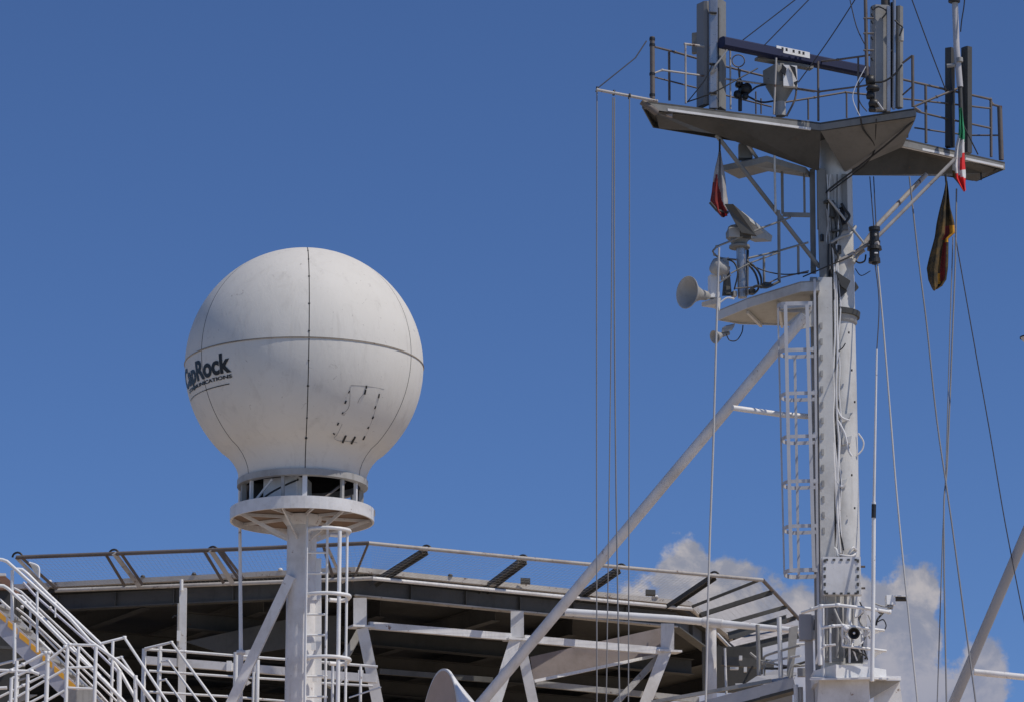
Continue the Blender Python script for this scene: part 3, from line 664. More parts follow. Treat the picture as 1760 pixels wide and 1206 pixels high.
for x in (1345, 1352, 1364, 1374, 1381): MB().box(P(x, 84.5 + (x - 1345) * .21, 63.1 + (x - 1345) * .008), (.02, .01, 0), (0, .012, 0), (0, 0, .025)).build('plate_mark', BLACK, npl)
MB().beam(P(1300, 101, 63.3), P(1395, 118, 63.7), .16, .05).build('bar_cradle', MID, rd)
g = P(1341, 132, 63.5)
MB().hexa([P(1312, 144, 63.35), P(1336, 146, 63.2), P(1369, 150, 63.5), P(1345, 148, 63.9), P(1311, 122, 63.35), P(1336, 108, 63.2), P(1369, 112, 63.5), P(1345, 112, 63.9)]).build('gearbox', MID, rd)
MB().box(P(1358, 132, 63.25), (.13, .03, 0), (0, .05, 0), (0, 0, .2)).build('motor_cover', WHITE, rd)
for pts in (((1344, 110), (1352, 118), (1350, 130), (1343, 124)), ((1357, 112), (1367, 116), (1370, 138), (1362, 122)), ((1364, 142), (1372, 138), (1369, 150))):
    MB().prism([P(x, y, 63.14) for x, y in pts], Vector((0, .04, 0))).build('cover_edge', BLACK, rd)
MB().tube([P(1341, 148, 63.5), P(1341, 178, 63.5)], M(26, 64), 14, r2=M(8, 64)).build('neck_cone', MID, rd)
MB().tube([P(1341, 170, 63.5), P(1342, 200, 63.5)], M(9, 64), 14).build('neck', GREY, rd)
tpart('cable', DRUST, rd, [(1369, 150, 63.4), (1366, 172, 63.4), (1352, 200, 63.4)], 4, 6, sm=4)
tpart('support_tube', RUSTY, rd, [(1334, 100, 63.1), (1332, 150, 63.1), (1330, 197, 63.1)], 4, 6)
br = thing('work_light', 'small dark bracket mounted light beside the radar gearbox on the mast top', 'light', P(1275, 191, 63.5))
tpart('stand', DARKP, br, [(1272, 191, 63.5), (1272, 142, 63.5)], 7, 8)
MB().lathe(P(1281, 154, 63.45), (.4, -1, .1), [(0, .1), (.09, .1), (.11, 0), (.07, -.12), (0, -.14)], 16).build('lamp_head', BLACK, br)
for (x, y, r_) in ((1267, 163, .07), (1281, 166, .06), (1268, 146, .05)): MB().lathe(P(x, y, 63.4), (0, -1, 0), [(0, .05), (r_, .05), (r_, -.05), (0, -.05)], 10).build('fitting', BLACK, br)
tpart('cable', BLACK, br, [(1272, 120, 63.4), (1271, 132, 63.4), (1276, 145, 63.4)], 4, 6, sm=4)
tpart('cable', BLACK, br, [(1284, 163, 63.4), (1300, 150, 63.4), (1316, 146, 63.4)], 3.4, 6, sm=4)
tpart('cable', BLACK, br, [(1285, 166, 63.4), (1308, 176, 63.4), (1330, 174, 63.4)], 3.4, 6, sm=4)
rp = thing('ring_aerial', 'small loop aerial above the railing right of the left antenna panels', 'aerial', P(1269, 118, 63.4))
c_ = P(1269, 105, 63.4); MB().tube([c_ + Vector((math.cos(a) * .115, 0, math.sin(a) * .115)) for a in [i * math.pi / 12 for i in range(25)]], .012, 6, cap=False).build('loop', DRUST, rp)
tpart('stem', DRUST, rp, [(1269, 117, 63.4), (1271, 135, 63.4)], 3, 6)

# ------------------------------------------------------------------ middle platform of mast (left side)
HM = hof(1409, 487, 64.0)
mp = thing('mast_side_platform', 'grey side platform halfway up the left of the mast below the small radar', 'platform', P(1390, 490, 64.2))
pm = [PH(1233, 534, HM), PH(1286, 512, HM), PH(1376, 484, HM), PH(1409, 482, HM)]
back = Vector((.55, 1.0, 0)).normalized() * .95
pmb = [PH(1272, 556, HM - .17), PH(1392, 560, HM - .17)]
for q_ in pmb: q_.z = pm[0].z
polyM = pm + [pmb[1], pmb[0]]
MB().prism([p - dz * .02 for p in polyM], dz * .02).build('deck_plate', GREY, mp)
MB().prism([p - dz * .16 for p in [pm[0] + Vector((.03, .03, 0)), pm[1] + Vector((0, .04, 0)), pm[2] + Vector((0, .04, 0)), pm[3] + Vector((0, .04, 0)), pmb[1] - Vector((.0, .03, 0)), pmb[0] - Vector((0, .03, 0))]], dz * .02).build('underside', paint('platform_underside', (.42, .41, .37), (.25, .23, .18), .6, .6, .1), mp)
for i in range(6):
    a, b = polyM[i], polyM[(i + 1) % 6]; n_ = Vector((-(b - a).y, (b - a).x, 0)).normalized()
    MB().prism([a - dz * .024, b - dz * .024, b - dz * .19, a - dz * .19], n_ * .015).build('fascia', MAST, mp)
for t in (.3, .6): MB().beam(mid3(pm[0], pm[3], t) - dz * .2, mid3(pmb[0], pmb[1], t) - dz * .2, .05, .06).build('rib', MAST, mp)
MB().beam(P(1340, 528, 64.0), P(1395, 524, 64.0), .1, .1).build('cage_bracket', MAST, mp)
MB().hexa([P(1206, 527, 63.6), P(1233, 522, 63.4), P(1237, 535, 63.5), P(1226, 530, 64), P(1206, 520, 63.6), P(1233, 512, 63.4), P(1240, 512, 63.6), P(1226, 514, 64)]).build('horn_shelf', MAST, mp)
# railing on the middle platform
mr = thing('platform_railing', 'thin bent grey railing on the halfway mast platform round the small radar', 'railing', P(1300, 500, 63.9))
rails(mr, [([(1225, 432, 63.4), (1232, 424, 63.4), (1260, 413, 63.45), (1310, 392, 63.6), (1359, 374, 63.8)], 3.6),
           ([(1225, 432, 63.4), (1228, 438, 63.5), (1238, 444, 63.7), (1268, 447, 64.0)], 3.4),
           ([(1286, 444, 63.6), (1330, 434, 63.8), (1389, 417, 64.0)], 3.8), ([(1256, 470, 63.4), (1290, 452, 63.5), (1340, 434, 63.7)], 3),
           ([(1236, 487, 63.4), (1256, 473, 63.4)], 3)], MID)
tpart('rail', DRUST, mr, [(1262, 496, 63.4), (1290, 494, 63.5), (1313, 490, 63.6), (1340, 478, 63.8), (1390, 466, 64)], 2.6, 6)
tpart('chain', BLACK, mr, [(1290, 456, 63.6), (1318, 467, 63.7), (1349, 472, 63.8), (1389, 469, 64)], 2.2, 6, sm=4)
posts(mr, [(1313, 441, 490, 63.7, 5), (1372, 424, 472, 64.0, 5), (1338.5, 362, 486, 63.75, 6), (1285, 446, 508, 63.5, 3)], MID)
tpart('post', BLACK, mr, [(1284, 449, 63.5), (1300, 462, 63.5), (1308, 478, 63.5), (1308, 496, 63.5)], 4, 6, sm=4)
tpart('rod', MAST, mr, [(1331, 268, 63.8), (1333, 365, 63.8)], 4, 8)
for L, w, mm in (([(1262, 498, 63.4), (1268, 470, 63.4), (1262, 452, 63.5), (1250, 446, 63.5)], 3, BLACK), ([(1284, 452, 63.6), (1298, 470, 63.6), (1304, 494, 63.6), (1296, 505, 63.6)], 4, DARKP),
                 ([(1288, 500, 63.5), (1300, 492, 63.5), (1318, 494, 63.5), (1340, 484, 63.7)], 5, DARKP), ([(1238, 520, 63.4), (1250, 512, 63.4), (1262, 514, 63.4)], 3, WHITE)):
    tpart('cable', mm, mr, L, w, 6, sm=4)
for (x, y, w, h) in ((1292, 502, 9, 8), (1318, 490, 12, 7), (1250, 500, 8, 14), (1262, 506, 6, 9), (1244, 476, 7, 10)):
    MB().box(P(x, y, 63.65), (M(w, 64) / 2, .02, 0), (-.02, .06, 0), (0, 0, M(h, 64) / 2)).build('fitting', DARKP if w > 7 else GREY, mr)
# small upper shelf under the top platform
us = thing('mast_shelf', 'small grey shelf bracket just below the left arm of the mast top', 'shelf', P(1380, 300, 64.4))
MB().prism([P(1243, 284, 63.9), P(1293, 275, 63.7), P(1318, 268, 63.7), P(1385, 288, 64.2), P(1392, 296, 64.5), P(1320, 285, 64.5), P(1270, 298, 64.5)], Vector((0, 0, -.11))).build('shelf_plate', MID, us)
MB().box(P(1281, 262, 64.0), (M(12, 64), 0, 0), (0, .1, 0), (0, 0, M(13, 64))).build('shelf_box', MID, us)
for (x, y0_, y1_, w) in ((1344, 276, 368, 5), (1382, 293, 371, 4), (1405, 300, 395, 3)):
    tpart('hanger', MID, us, [(x, y0_, 64.3), (x + 1, y1_, 64.3)], w, 4)
MB().beam(P(1345, 369, 64.3), P(1392, 370, 64.3), .06, M(7, 64)).build('crossbar', MID, us)
# small radar
r2 = thing('radar_scanner', 'small radar scanner seen end-on atop a thick post on the halfway mast platform', 'radar', P(1274, 512, 63.7))
MB().tube([P(1276, 512, 63.7), P(1273, 421, 63.7)], M(8, 64), 16).build('post', STEEL, r2)
MB().tube([P(1284, 508, 63.75), P(1285, 430, 63.75)], M(2.4, 64), 8).build('conduit', BLACK, r2)
MB().lathe(P(1271, 424, 63.7), (0, 0, 1), [(0, -.03), (.19, -.03), (.19, .01), (.12, .05), (0, .05)], 24, sm=False).build('flange', MID, r2)
MB().lathe(P(1270, 412, 63.7), (0, 0, 1), [(0, -.1), (.13, -.1), (.17, -.02), (.235, .02), (.24, .12), (.21, .17), (.19, .24), (0, .25)], 10, sm=False).build('gearbox', paint('dark_gear', (.2, .2, .19), (.08, .08, .07), .6), r2)
MB().box(P(1262, 400, 63.45), (.1, .02, 0), (0, .04, 0), (0, 0, .09)).build('side_cover', GREY, r2)
MB().box(P(1284, 398, 63.5), (.07, .02, 0), (0, .05, 0), (0, 0, .12)).build('side_cover', DARKP, r2)
sa, sb = P(1247, 362, 62.3), P(1299, 404, 64.9)
t_ = (sb - sa).normalized(); sd = Vector((t_.y, -t_.x, 0)); up_ = Vector((0, 0, 1))
MB().prism([P(1248, 356, 63.2), P(1262, 358, 63.2), P(1314, 400, 63.9), P(1312, 410, 63.9), P(1284, 411, 63.9), P(1271, 398, 63.7)], Vector((.16, .22, 0))).build('scanner_bar', paint('scanner_grey', (.5, .5, .48), (.2, .2, .2), .5, .4), r2)
MB().prism([P(1245, 351, 63.1), P(1260, 351, 63.1), P(1284, 372, 63.3), P(1298, 404, 63.4), P(1274, 400, 63.3)], Vector((.04, .12, 0))).build('scanner_face', DARKP, r2)
tpart('arm', DARKP, r2, [(1220, 348, 63.2), (1232, 362, 63.25), (1252, 366, 63.3)], 5, 8)
# big horn loudspeaker
def horn(root, o, ax, prof, name, mat):
    MB().lathe(o, ax, prof, 40).build(name, mat, root)
hn = thing('foghorn', 'round flared grey foghorn on the halfway mast platform pointing left', 'horn', P(1224, 515, 63.6))
ax = Vector((-.80, -.62, -.02)); o = P(1188, 504, 63.35)
horn(hn, o, ax, [(0, -.43), (.05, -.42), (.085, -.36), (.10, -.22), (.16, -.08), (.25, .04), (.295, .085), (.30, .10), (.285, .10), (.24, .05), (.14, -.07), (.06, -.18), (0, -.2)], 'bell', GREY)
MB().box(P(1227, 494, 63.75), (M(8, 64), .02, 0), (-.02, .09, 0), (0, 0, M(20, 64))).build('housing', WHITE, hn)
sps = thing('loudspeaker', 'round grey loudspeaker head on a dark upright above the foghorn', 'loudspeaker', P(1250, 510, 63.7))
MB().lathe(P(1236, 460, 63.6), (-1, -.35, .35), [(0, -.2), (.09, -.18), (.14, -.05), (.16, .08), (.12, .14), (0, .15)], 20).build('head', GREY, sps)
MB().hexa([P(1241, 509, 63.65), P(1258, 509, 63.6), P(1258, 508, 63.75), P(1241, 508, 63.8), P(1245, 462, 63.65), P(1254, 464, 63.6), P(1254, 464, 63.75), P(1245, 462, 63.8)]).build('upright', DARKP, sps)
MB().box(P(1245, 452, 63.7), (.08, 0, .02), (0, .06, 0), (0, 0, .07)).build('cap', GREY, sps)
sh = thing('loudspeaker', 'small grey horn speaker hanging below the halfway mast platform', 'loudspeaker', P(1250, 568, 63.9))
horn(sh, P(1233, 578, 63.7), Vector((-.75, -.55, -.35)), [(0, -.3), (.04, -.28), (.045, -.1), (.09, 0), (.125, .07), (.11, .07), (.05, -.03), (0, -.05)], 'bell', GREY)
MB().hexa([P(1240, 572, 63.7), P(1258, 568, 63.7), P(1262, 562, 63.9), P(1245, 570, 63.9), P(1241, 564, 63.7), P(1258, 559, 63.7), P(1264, 556, 63.9), P(1247, 560, 63.9)]).build('bracket', GREY, sh)
tpart('cable', BLACK, sh, [(1248, 574, 63.7), (1254, 585, 63.7), (1266, 585, 63.7), (1275, 572, 63.8), (1277, 559, 63.8)], 2, 6, sm=5)
# navigation lamp on the brace
nl_ = thing('navigation_lamp', 'black two tier navigation lamp hanging on the right mast brace', 'lamp', P(1503, 454, 64.2))
zc = lambda y: P(1503, y, 64.2)
for (yt, yb, w1, w2) in ((391, 397, 20, 20), (397, 416, 16, 17), (415, 424, 21, 19), (424, 430, 24, 26), (430, 444, 17, 17), (444, 452, 20, 21), (452, 455, 8, 8)):
    MB().lathe(zc(yb), (0, 0, 1), [(0, 0), (M(w2, 64) / 2, 0), (M(w1, 64) / 2, zc(yt).z - zc(yb).z), (0, zc(yt).z - zc(yb).z)], 18, sm=False).build('lamp_tier', BLACK, nl_)
MB().box(P(1506, 435, 64.08), (.03, 0, 0), (0, .01, 0), (0, 0, .012)).build('label_plate', WHITEC, nl_)
MB().lathe(P(1505, 404, 64.1), (0, -1, 0), [(0, .02), (.02, .02), (.025, 0)], 10).build('cap_bolt', GREY, nl_)
MB().tube([P(1494, 424, 64.2), P(1510, 418, 64.1)], M(4, 64), 8).build('mount', RUSTY, nl_)
tpart('cable', BLACK, nl_, [(1488, 438, 64.2), (1486, 449, 64.2), (1476, 452, 64.2), (1468, 446, 64.3)], 3.2, 6, sm=4)

# ------------------------------------------------------------------ mast foot platform
YB = 64.0
fp = thing('mast_plinth', 'white flared box and platform at the foot of the mast', 'mast base', drop(P(1450, 1200, 64.5)))
HB = hof(1436, 1140, 63.4)
top = [PH(1398, 1150, HB), PH(1436, 1139, HB), PH(1495, 1143, HB), PH(1523, 1148, HB)]
bk = [top[3] + Vector((.15, 1.4, 0)), top[0] + Vector((0, 1.3, 0))]
pg = top + bk; hB = M(24, 64)
MB().prism([p - dz * hB for p in pg], dz * (hB - .02)).build('platform_box', WHITEC, fp)
MB().prism([P(1392, 1168, 63.35), P(1500, 1166, 63.3), P(1549, 1168, 63.6), P(1548, 1164, 65), P(1400, 1160, 65)], Vector((0, 0, .03))).build('skirt_plate', WHITE, fp)
b1, b2 = P(1408, 1168, 63.6), P(1494, 1168, 63.5)
z0 = Vector((0, 0, DECK_Z - b1.z))
MB().hexa([b1 + z0 - Vector((.15, 0, 0)), b2 + z0, b2 + z0 + Vector((0, 1.6, 0)), b1 + z0 + Vector((0, 1.6, 0)), b1, b2, b2 + Vector((0, 1.6, 0)), b1 + Vector((0, 1.6, 0))]).build('pedestal_box', WHITE, fp)
MB().prism([P(1495, 1169, 63.7), P(1548, 1169, 63.7), P(1496, 1200, 63.7)], Vector((0, .05, 0))).build('gusset', GREY, fp)
MB().hexa([P(1498, 1300, 63.9), P(1565, 1300, 63.9), P(1565, 1300, 65), P(1498, 1300, 65), P(1502, 1192, 63.9), P(1546, 1170, 63.9), P(1546, 1170, 65), P(1502, 1192, 65)]).build('side_box', WHITEC, fp)
fr = thing('foot_railing', 'white curved railing round the mast foot platform', 'railing', P(1450, 1140, 63.5))
rails(fr, [([(1378, 1052, 63.5), (1396, 1046, 63.3), (1412, 1041, 63.15), (1440, 1039, 63.05), (1500, 1046, 63.1), (1528, 1051, 63.4), (1532, 1047, 63.7)], 6),
           ([(1408, 1086, 63.3), (1412, 1078, 63.2), (1432, 1075, 63.1), (1448, 1074, 63.1), (1520, 1083, 63.3)], 5),
           ([(1402, 1140, 63.3), (1408, 1118, 63.2), (1418, 1109, 63.15), (1436, 1107, 63.1)], 4), ([(1448, 1109, 63.1), (1490, 1114, 63.1), (1523, 1118, 63.3)], 5)], WHITEC)
posts(fr, [(1409, 1041, 1142, 63.2, 8), (1427, 1075, 1138, 63.25, 4), (1448, 1076, 1110, 63.1, 4), (1460, 1110, 1138, 63.2, 4), (1415, 1044, 1165, 63.6, 4)], WHITEC)
for pts in (((1486, 1085), (1516, 1084), (1502, 1089), (1486, 1093)), ((1503, 1119), (1520, 1119), (1508, 1125), (1504, 1130))):
    MB().prism([P(x, y, 63.35) for x, y in pts], Vector((0, .04, 0))).build('shelf_bracket', WHITE, fr)
wp2 = thing('whip_aerial', 'slender white whip aerial with a black band right of the mast', 'aerial', P(1500, 1160, 62.95))
tpart('lower_tube', WHITEC, wp2, [(1502, 862, 62.95), (1501, 1010, 62.95), (1499, 1170, 62.95)], 7, 10)
MB().tube([P(1507, 600, 62.95), P(1502, 866, 62.95)], M(3, 64) / 2, 8, r2=M(5, 64) / 2).build('upper_whip', WHITE, wp2)
tpart('band', BLACK, wp2, [(1502, 866, 62.93), (1501.6, 889, 62.93)], 8, 10)
jb = thing('junction_box', 'square white junction box with bolted edge on the lower mast column', 'box', P(1446, 1022, 63.9))
MB().box(P(1446, 990, 63.75), (M(31.5, 64), 0, 0), (0, .1, 0), (0, 0, M(32, 64) * 1.0)).build('cover', WHITE, jb)
jfl = MB().box(P(1446, 990, 63.88), (M(33, 64), 0, 0), (0, .02, 0), (0, 0, M(33.5, 64))).build('flange', WHITE, jb)
for i in range(5):
    for s_ in (-1, 1):
        MB().box(P(1446 + s_ * 28.5, 963 + i * 13.4, 63.645), (M(1.8, 64), 0, 0), (0, .012, 0), (0, 0, M(2.6, 64))).build('clip', DARKP, jfl)
        MB().box(P(1421 + i * 12.5, 990 + s_ * 29, 63.645), (M(2.2, 64), 0, 0), (0, .012, 0), (0, 0, M(1.5, 64))).build('clip', DARKP, jfl)
for x in (1421, 1440, 1453, 1466): tpart('conduit', GREY, jb, [(x, 1020, 63.8), (x, 1046, 63.8), (x - 1, 1130, 63.9)], 5, 8)
MB().box(P(1427, 1088, 64.0), (.22, 0, 0), (0, .05, 0), (0, 0, .5)).build('back_panel', GREY, jb)
MB().box(P(1468, 1126, 63.8), (.15, 0, 0), (0, .06, 0), (0, 0, .13)).build('lower_box', DARKP, jb)
tpart('conduit', WHITEC, jb, [(1460, 1040, 63.6), (1458, 1060, 63.6), (1462, 1078, 63.6), (1455, 1100, 63.6)], 7, 8, sm=4)
tpart('conduit', GREY, jb, [(1434, 1046, 63.5), (1444, 1068, 63.4), (1456, 1082, 63.4)], 4, 8, sm=4)
tpart('cable', WHITE, jb, [(1476, 1030, 63.6), (1470, 1060, 63.5), (1484, 1050, 63.4), (1494, 1045, 63.4)], 3, 6, sm=4)
tpart('cable', WHITE, jb, [(1446, 1090, 63.2), (1455, 1096, 63.2), (1461, 1104, 63.2), (1455, 1108, 63.2)], 4, 6, sm=4)
tpart('cable', BLACK, jb, [(1462, 1108, 63.4), (1466, 1116, 63.4), (1488, 1126, 63.3), (1486, 1132, 63.3)], 3, 6, sm=4)
for k_, (x, y) in enumerate(((1478, 1050), (1484, 1064), (1478, 1100), (1488, 1108), (1492, 1072), (1470, 1110))):
    tpart('cable', (BLACK, GREY, WHITE)[k_ % 3], jb, [(x, y - 16, 63.7), (x + 6 * (-1) ** k_, y, 63.55), (x - 2, y + 10, 63.5), (x + 3, y + 24, 63.7)], 2.6, 6, sm=4)
MB().beam(P(1484, 1052, 63.9), P(1486, 1140, 63.9), M(10, 64), .1, up=(0, -1, 0)).build('upright', WHITE, jb)
fl_ = thing('floodlight', 'round black rimmed floodlight on the mast foot railing', 'light', P(1467, 1098, 63.0))
MB().lathe(P(1468, 1087, 62.9), (-.15, -1, -.3), [(0, -.14), (.08, -.13), (.1, -.02), (.105, .05), (.085, .05), (.07, -.02), (0, -.03)], 24).build('housing', BLACK, fl_)
MB().lathe(P(1468, 1087, 62.88), (-.15, -1, -.3), [(.022, .01), (.02, .03), (0, .035)], 12).build('bulb', WHITEC, fl_)
MB().tube([P(1458, 1083, 63.05), P(1452, 1078, 63.1)], M(5, 64), 8).build('bracket', WHITE, fl_)
cc = thing('security_camera', 'white camera with black hooded barrel on a bracket right of the mast foot', 'camera', P(1530, 1046, 63.6))
MB().box(P(1530, 1031, 63.6), (M(7.5, 64), .02, 0), (-.01, .07, 0), (0, 0, M(8, 64))).build('pan_head', WHITEC, cc)
MB().tube([P(1537, 1028, 63.6), P(1560, 1028, 63.6)], M(4.6, 64), 12).build('barrel', BLACK, cc)
MB().beam(P(1537, 1023.5, 63.55), P(1557, 1024, 63.55), .09, .02).build('sun_hood', WHITEC, cc)
MB().lathe(P(1530, 1045, 63.6), (0, 0, 1), [(0, 0), (.05, 0), (.06, .05), (0, .07)], 12).build('socket', GREY, cc)
tpart('bracket', GREY, cc, [(1500, 1035, 63.4), (1516, 1041, 63.5), (1530, 1043, 63.6)], 3, 6)
tpart('cable', BLACK, cc, [(1518, 1052, 63.5), (1508, 1064, 63.4), (1506, 1074, 63.4)], 3.5, 6, sm=4)
tpart('cable', BLACK, cc, [(1508, 1068, 63.4), (1518, 1064, 63.4), (1523, 1074, 63.4), (1520, 1082, 63.4)], 2.2, 6, sm=4)
tpart('bracket', DRUST, cc, [(1506, 1044, 63.4), (1512, 1052, 63.4), (1528, 1050, 63.4)], 4, 6)

# ------------------------------------------------------------------ helideck (octagon)
HD = hof(611, 973, 71.5)
C0, C1, Cm = PH(611, 973, HD), PH(1186, 1032, HD), PH(30, 996, HD)
e1 = (C1 - C0); s_len = e1.length; d0 = math.atan2(e1.y, e1.x)
octo = [C0, C1]; a = d0
for i in range(6):
    a += R(45); octo.append(octo[-1] + Vector((math.cos(a), math.sin(a), 0)) * s_len)
octo = octo[:8]
cen = sum(octo, Vector()) / 8
helideck = thing('helideck', 'large dark octagonal helicopter deck seen from below behind the radome', 'helideck', cen)
def inset(f, z): return [cen + (p - cen) * f + Vector((0, 0, z)) for p in octo]
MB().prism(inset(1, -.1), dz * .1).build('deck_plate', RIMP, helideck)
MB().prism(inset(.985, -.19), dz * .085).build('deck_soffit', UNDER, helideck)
GH = .30
pr_o, pr_i = inset(.965, -.20), inset(.955, -.20)
for i in range(8):
    a, b = pr_o[i], pr_o[(i + 1) % 8]; n_ = (cen - (a + b) / 2); n_.z = 0; n_.normalize(); dirn = (b - a).normalized()
    m_ = MB().prism([a, b, b - dz * GH, a - dz * GH], n_ * .03); eg = m_.build('edge_girder', GIRD, helideck)
    MB().beam(a - dz * (GH + .015) + n_ * .04, b - dz * (GH + .015) + n_ * .04, .22, .03).build('girder_flange', RIMP if i in (0,) else GIRD, helideck)
    if i in (0, 7, 1):
        for k_ in range(1, 6):
            p = a + (b - a) * (k_ / 6) - n_ * .035
            MB().beam(p - dz * .01, p - dz * (GH - .01), .02, .08, up=n_).build('stiffener', GIRD, eg)
# beams below
bx = (octo[1] - octo[0]).normalized(); by = Vector((-bx.y, bx.x, 0))
for k_ in range(-3, 4):
    p = cen + bx * k_ * 2.3; L = 8.2 - abs(k_) * .75
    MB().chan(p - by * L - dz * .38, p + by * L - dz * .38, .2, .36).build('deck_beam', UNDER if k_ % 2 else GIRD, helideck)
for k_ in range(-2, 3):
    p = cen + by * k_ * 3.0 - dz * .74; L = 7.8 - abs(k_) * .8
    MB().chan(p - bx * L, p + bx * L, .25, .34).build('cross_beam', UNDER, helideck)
for k_ in range(9):
    i = 0 if k_ % 2 else 7
    p = octo[i] + (octo[(i + 1) % 8] - octo[i]) * random.uniform(.03, .97)
    MB().lathe(p + dz * .0, (0, 0, 1), [(0, .0), (.05, .0), (.05, .02), (.03, .05), (0, .05)], 10).build('deck_light', WHITE if k_ % 3 else DARKP, helideck)
for (x, y) in ((903, 998), (1118, 1018)):
    MB().box(P(x, y, PH(x, 1000, HD).y), (.1, .03, 0), (0, .1, 0), (0, 0, .05)).build('gutter_box', DARKP, helideck)
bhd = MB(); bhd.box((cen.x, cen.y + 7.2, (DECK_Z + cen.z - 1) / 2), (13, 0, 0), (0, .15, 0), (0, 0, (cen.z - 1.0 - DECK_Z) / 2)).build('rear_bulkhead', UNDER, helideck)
# safety net frame
HO = hof(633, 932, 70.3)
nf = thing('safety_net_frame', 'rusty tubular safety net frame leaning outward round the helideck edge', 'net frame', PH(633, 932, HO))
o_l, o_0, o_1, o_2 = PH(28, 957, HO), PH(633, 932.5, HO), PH(1311, 996, HO), PH(1378, 1068, HO)
MB().tube([o_l, PH(430, 942, HO), o_0], M(7, 70) / 2, 10).build('outer_rail', DRUST, nf)
MB().tube([o_0, PH(880, 956.5, HO), PH(1100, 977, HO), o_1], M(6.5, 72) / 2, 10).build('outer_rail', RUSTY, nf)
MB().tube([o_1, PH(1343, 1030, HO), o_2], M(6.5, 74) / 2, 10).build('outer_rail', DRUST, nf)
HI = hof(664, 998, 71.55)
i_l, i_0, i_1 = PH(95, 1014, HI), PH(640, 993, HI), PH(1190, 1046, HI)
i_2 = PH(1262, 1120, HI)
MB().tube([i_l, i_0], M(7, 71) / 2, 8).build('inner_rail', RIMP, nf)
MB().tube([i_0, i_1], M(6.5, 73) / 2, 8).build('inner_rail', WHITE, nf)
MB().tube([i_1, i_2], M(6, 75) / 2, 8).build('inner_rail', RIMP, nf)
def strut(x0, y0, x1, y1, w, mat=DARKP, h0=None, h1=None):
    a, b = PH(x0, y0, HO if h0 is None else h0), PH(x1, y1, HI if h1 is None else h1)
    side = (b - a).cross(dz).normalized()
    m_ = MB(); m_.beam(a, b, M(w, 72), .02); m_.beam(a + side * M(w, 72) / 2 - dz * .03, b + side * M(w, 72) / 2 - dz * .03, .015, .09); m_.beam(a - side * M(w, 72) / 2 - dz * .03, b - side * M(w, 72) / 2 - dz * .03, .015, .09)
    m_.build('strut', mat, nf)
for s_ in ((730, 945, 640, 1002, 17), (898, 962, 808, 1031, 17), (1062, 977, 986, 1030, 16), (1226, 989, 1146, 1043, 16), (1328, 1014, 1203, 1054, 15), (1350, 1040, 1238, 1072, 14), (1368, 1058, 1262, 1096, 14)):
    strut(*s_)
for (x0, y0, x1, y1, w, mm) in ((633, 933, 606, 999, 3.5, DRUST), (1303, 997, 1189, 1042, 5, DARKP), (182, 952, 217, 1010, 5, DRUST), (196, 950, 240, 1007, 8, RIMP), (208, 950, 245, 1004, 5, DRUST),
                       (351, 946, 384, 1001, 5, DRUST), (362, 944, 400, 1002, 8, RIMP), (374, 944, 410, 994, 5, DRUST), (380, 944, 418, 994, 5, DRUST), (28, 957, 82, 1012, 6, RIMP), (38, 958, 100, 1014, 5, DRUST),
                       (556, 938, 572, 990, 5, DRUST), (562, 938, 590, 1000, 5, RIMP)):
    a, b = PH(x0, y0, HO), PH(x1, y1, HI); MB().beam(a, b, M(w, 71), .04, up=(0, -1, 0)).build('strut', mm, nf)
for x, y in ((733, 941), (899, 957.5), (1068, 973), (1228, 986), (30, 953), (196, 948), (366, 943)):
    c_ = PH(x, y + 4, HO); MB().tube([c_ + Vector((math.cos(t) * .1, 0, math.sin(t) * .1)) for t in [i * math.pi / 8 for i in range(9)]], .022, 6).build('rail_clamp', BLACK, nf)
NETM = paint('net_cord', (.42, .41, .40), (.3, .29, .28), .3, .8, 0, bump=0)
def netbay(a0, a1, b0, b1, nu=None, nv=14):
    m_ = MB(); L_ = (a1 - a0).length; nu = max(4, int(L_ / .09)); sagv = Vector((0, 0, -.03))
    g = lambda u, v: Vector((0, 0, .05)) + mid3(mid3(a0, a1, u), mid3(b0, b1, u), v) + sagv * math.sin(math.pi * u) * math.sin(math.pi * v)
    for i in range(1, nu):
        m_.tube([g(i / nu, k_ / 4) for k_ in range(5)], .0017, 3, cap=False)
    for j in range(1, nv):
        m_.tube([g(k_ / 6, j / nv) for k_ in range(7)], .0017, 3, cap=False)
    return m_.build('net', NETM, nf, kind='stuff')
for xa in ((30, 98, 196, 245), (196, 245, 366, 405), (366, 405, 556, 580), (556, 580, 632, 638)):
    ya = lambda x: 957 - (x - 28) * (957 - 932.5) / 605
    yb = lambda x: 1014 - (x - 95) * 21 / 545
    netbay(PH(xa[0], ya(xa[0]), HO), PH(xa[2], ya(xa[2]), HO), PH(xa[1], yb(xa[1]), HI), PH(xa[3], yb(xa[3]), HI))
for xa in ((634, 640, 730, 644), (733, 646, 898, 806), (898, 806, 1062, 986), (1062, 986, 1226, 1146), (1226, 1146, 1309, 1189)):
    ya = lambda x: 932.5 + (x - 633) * 63.5 / 678
    yb = lambda x: 993 + (x - 640) * 53 / 550
    netbay(PH(xa[0], ya(xa[0]), HO), PH(xa[2], ya(xa[2]), HO), PH(xa[1], yb(xa[1]), HI), PH(xa[3], yb(xa[3]), HI))
netbay(PH(1312, 998, HO), PH(1376, 1067, HO), PH(1192, 1048, HI), PH(1262, 1119, HI))
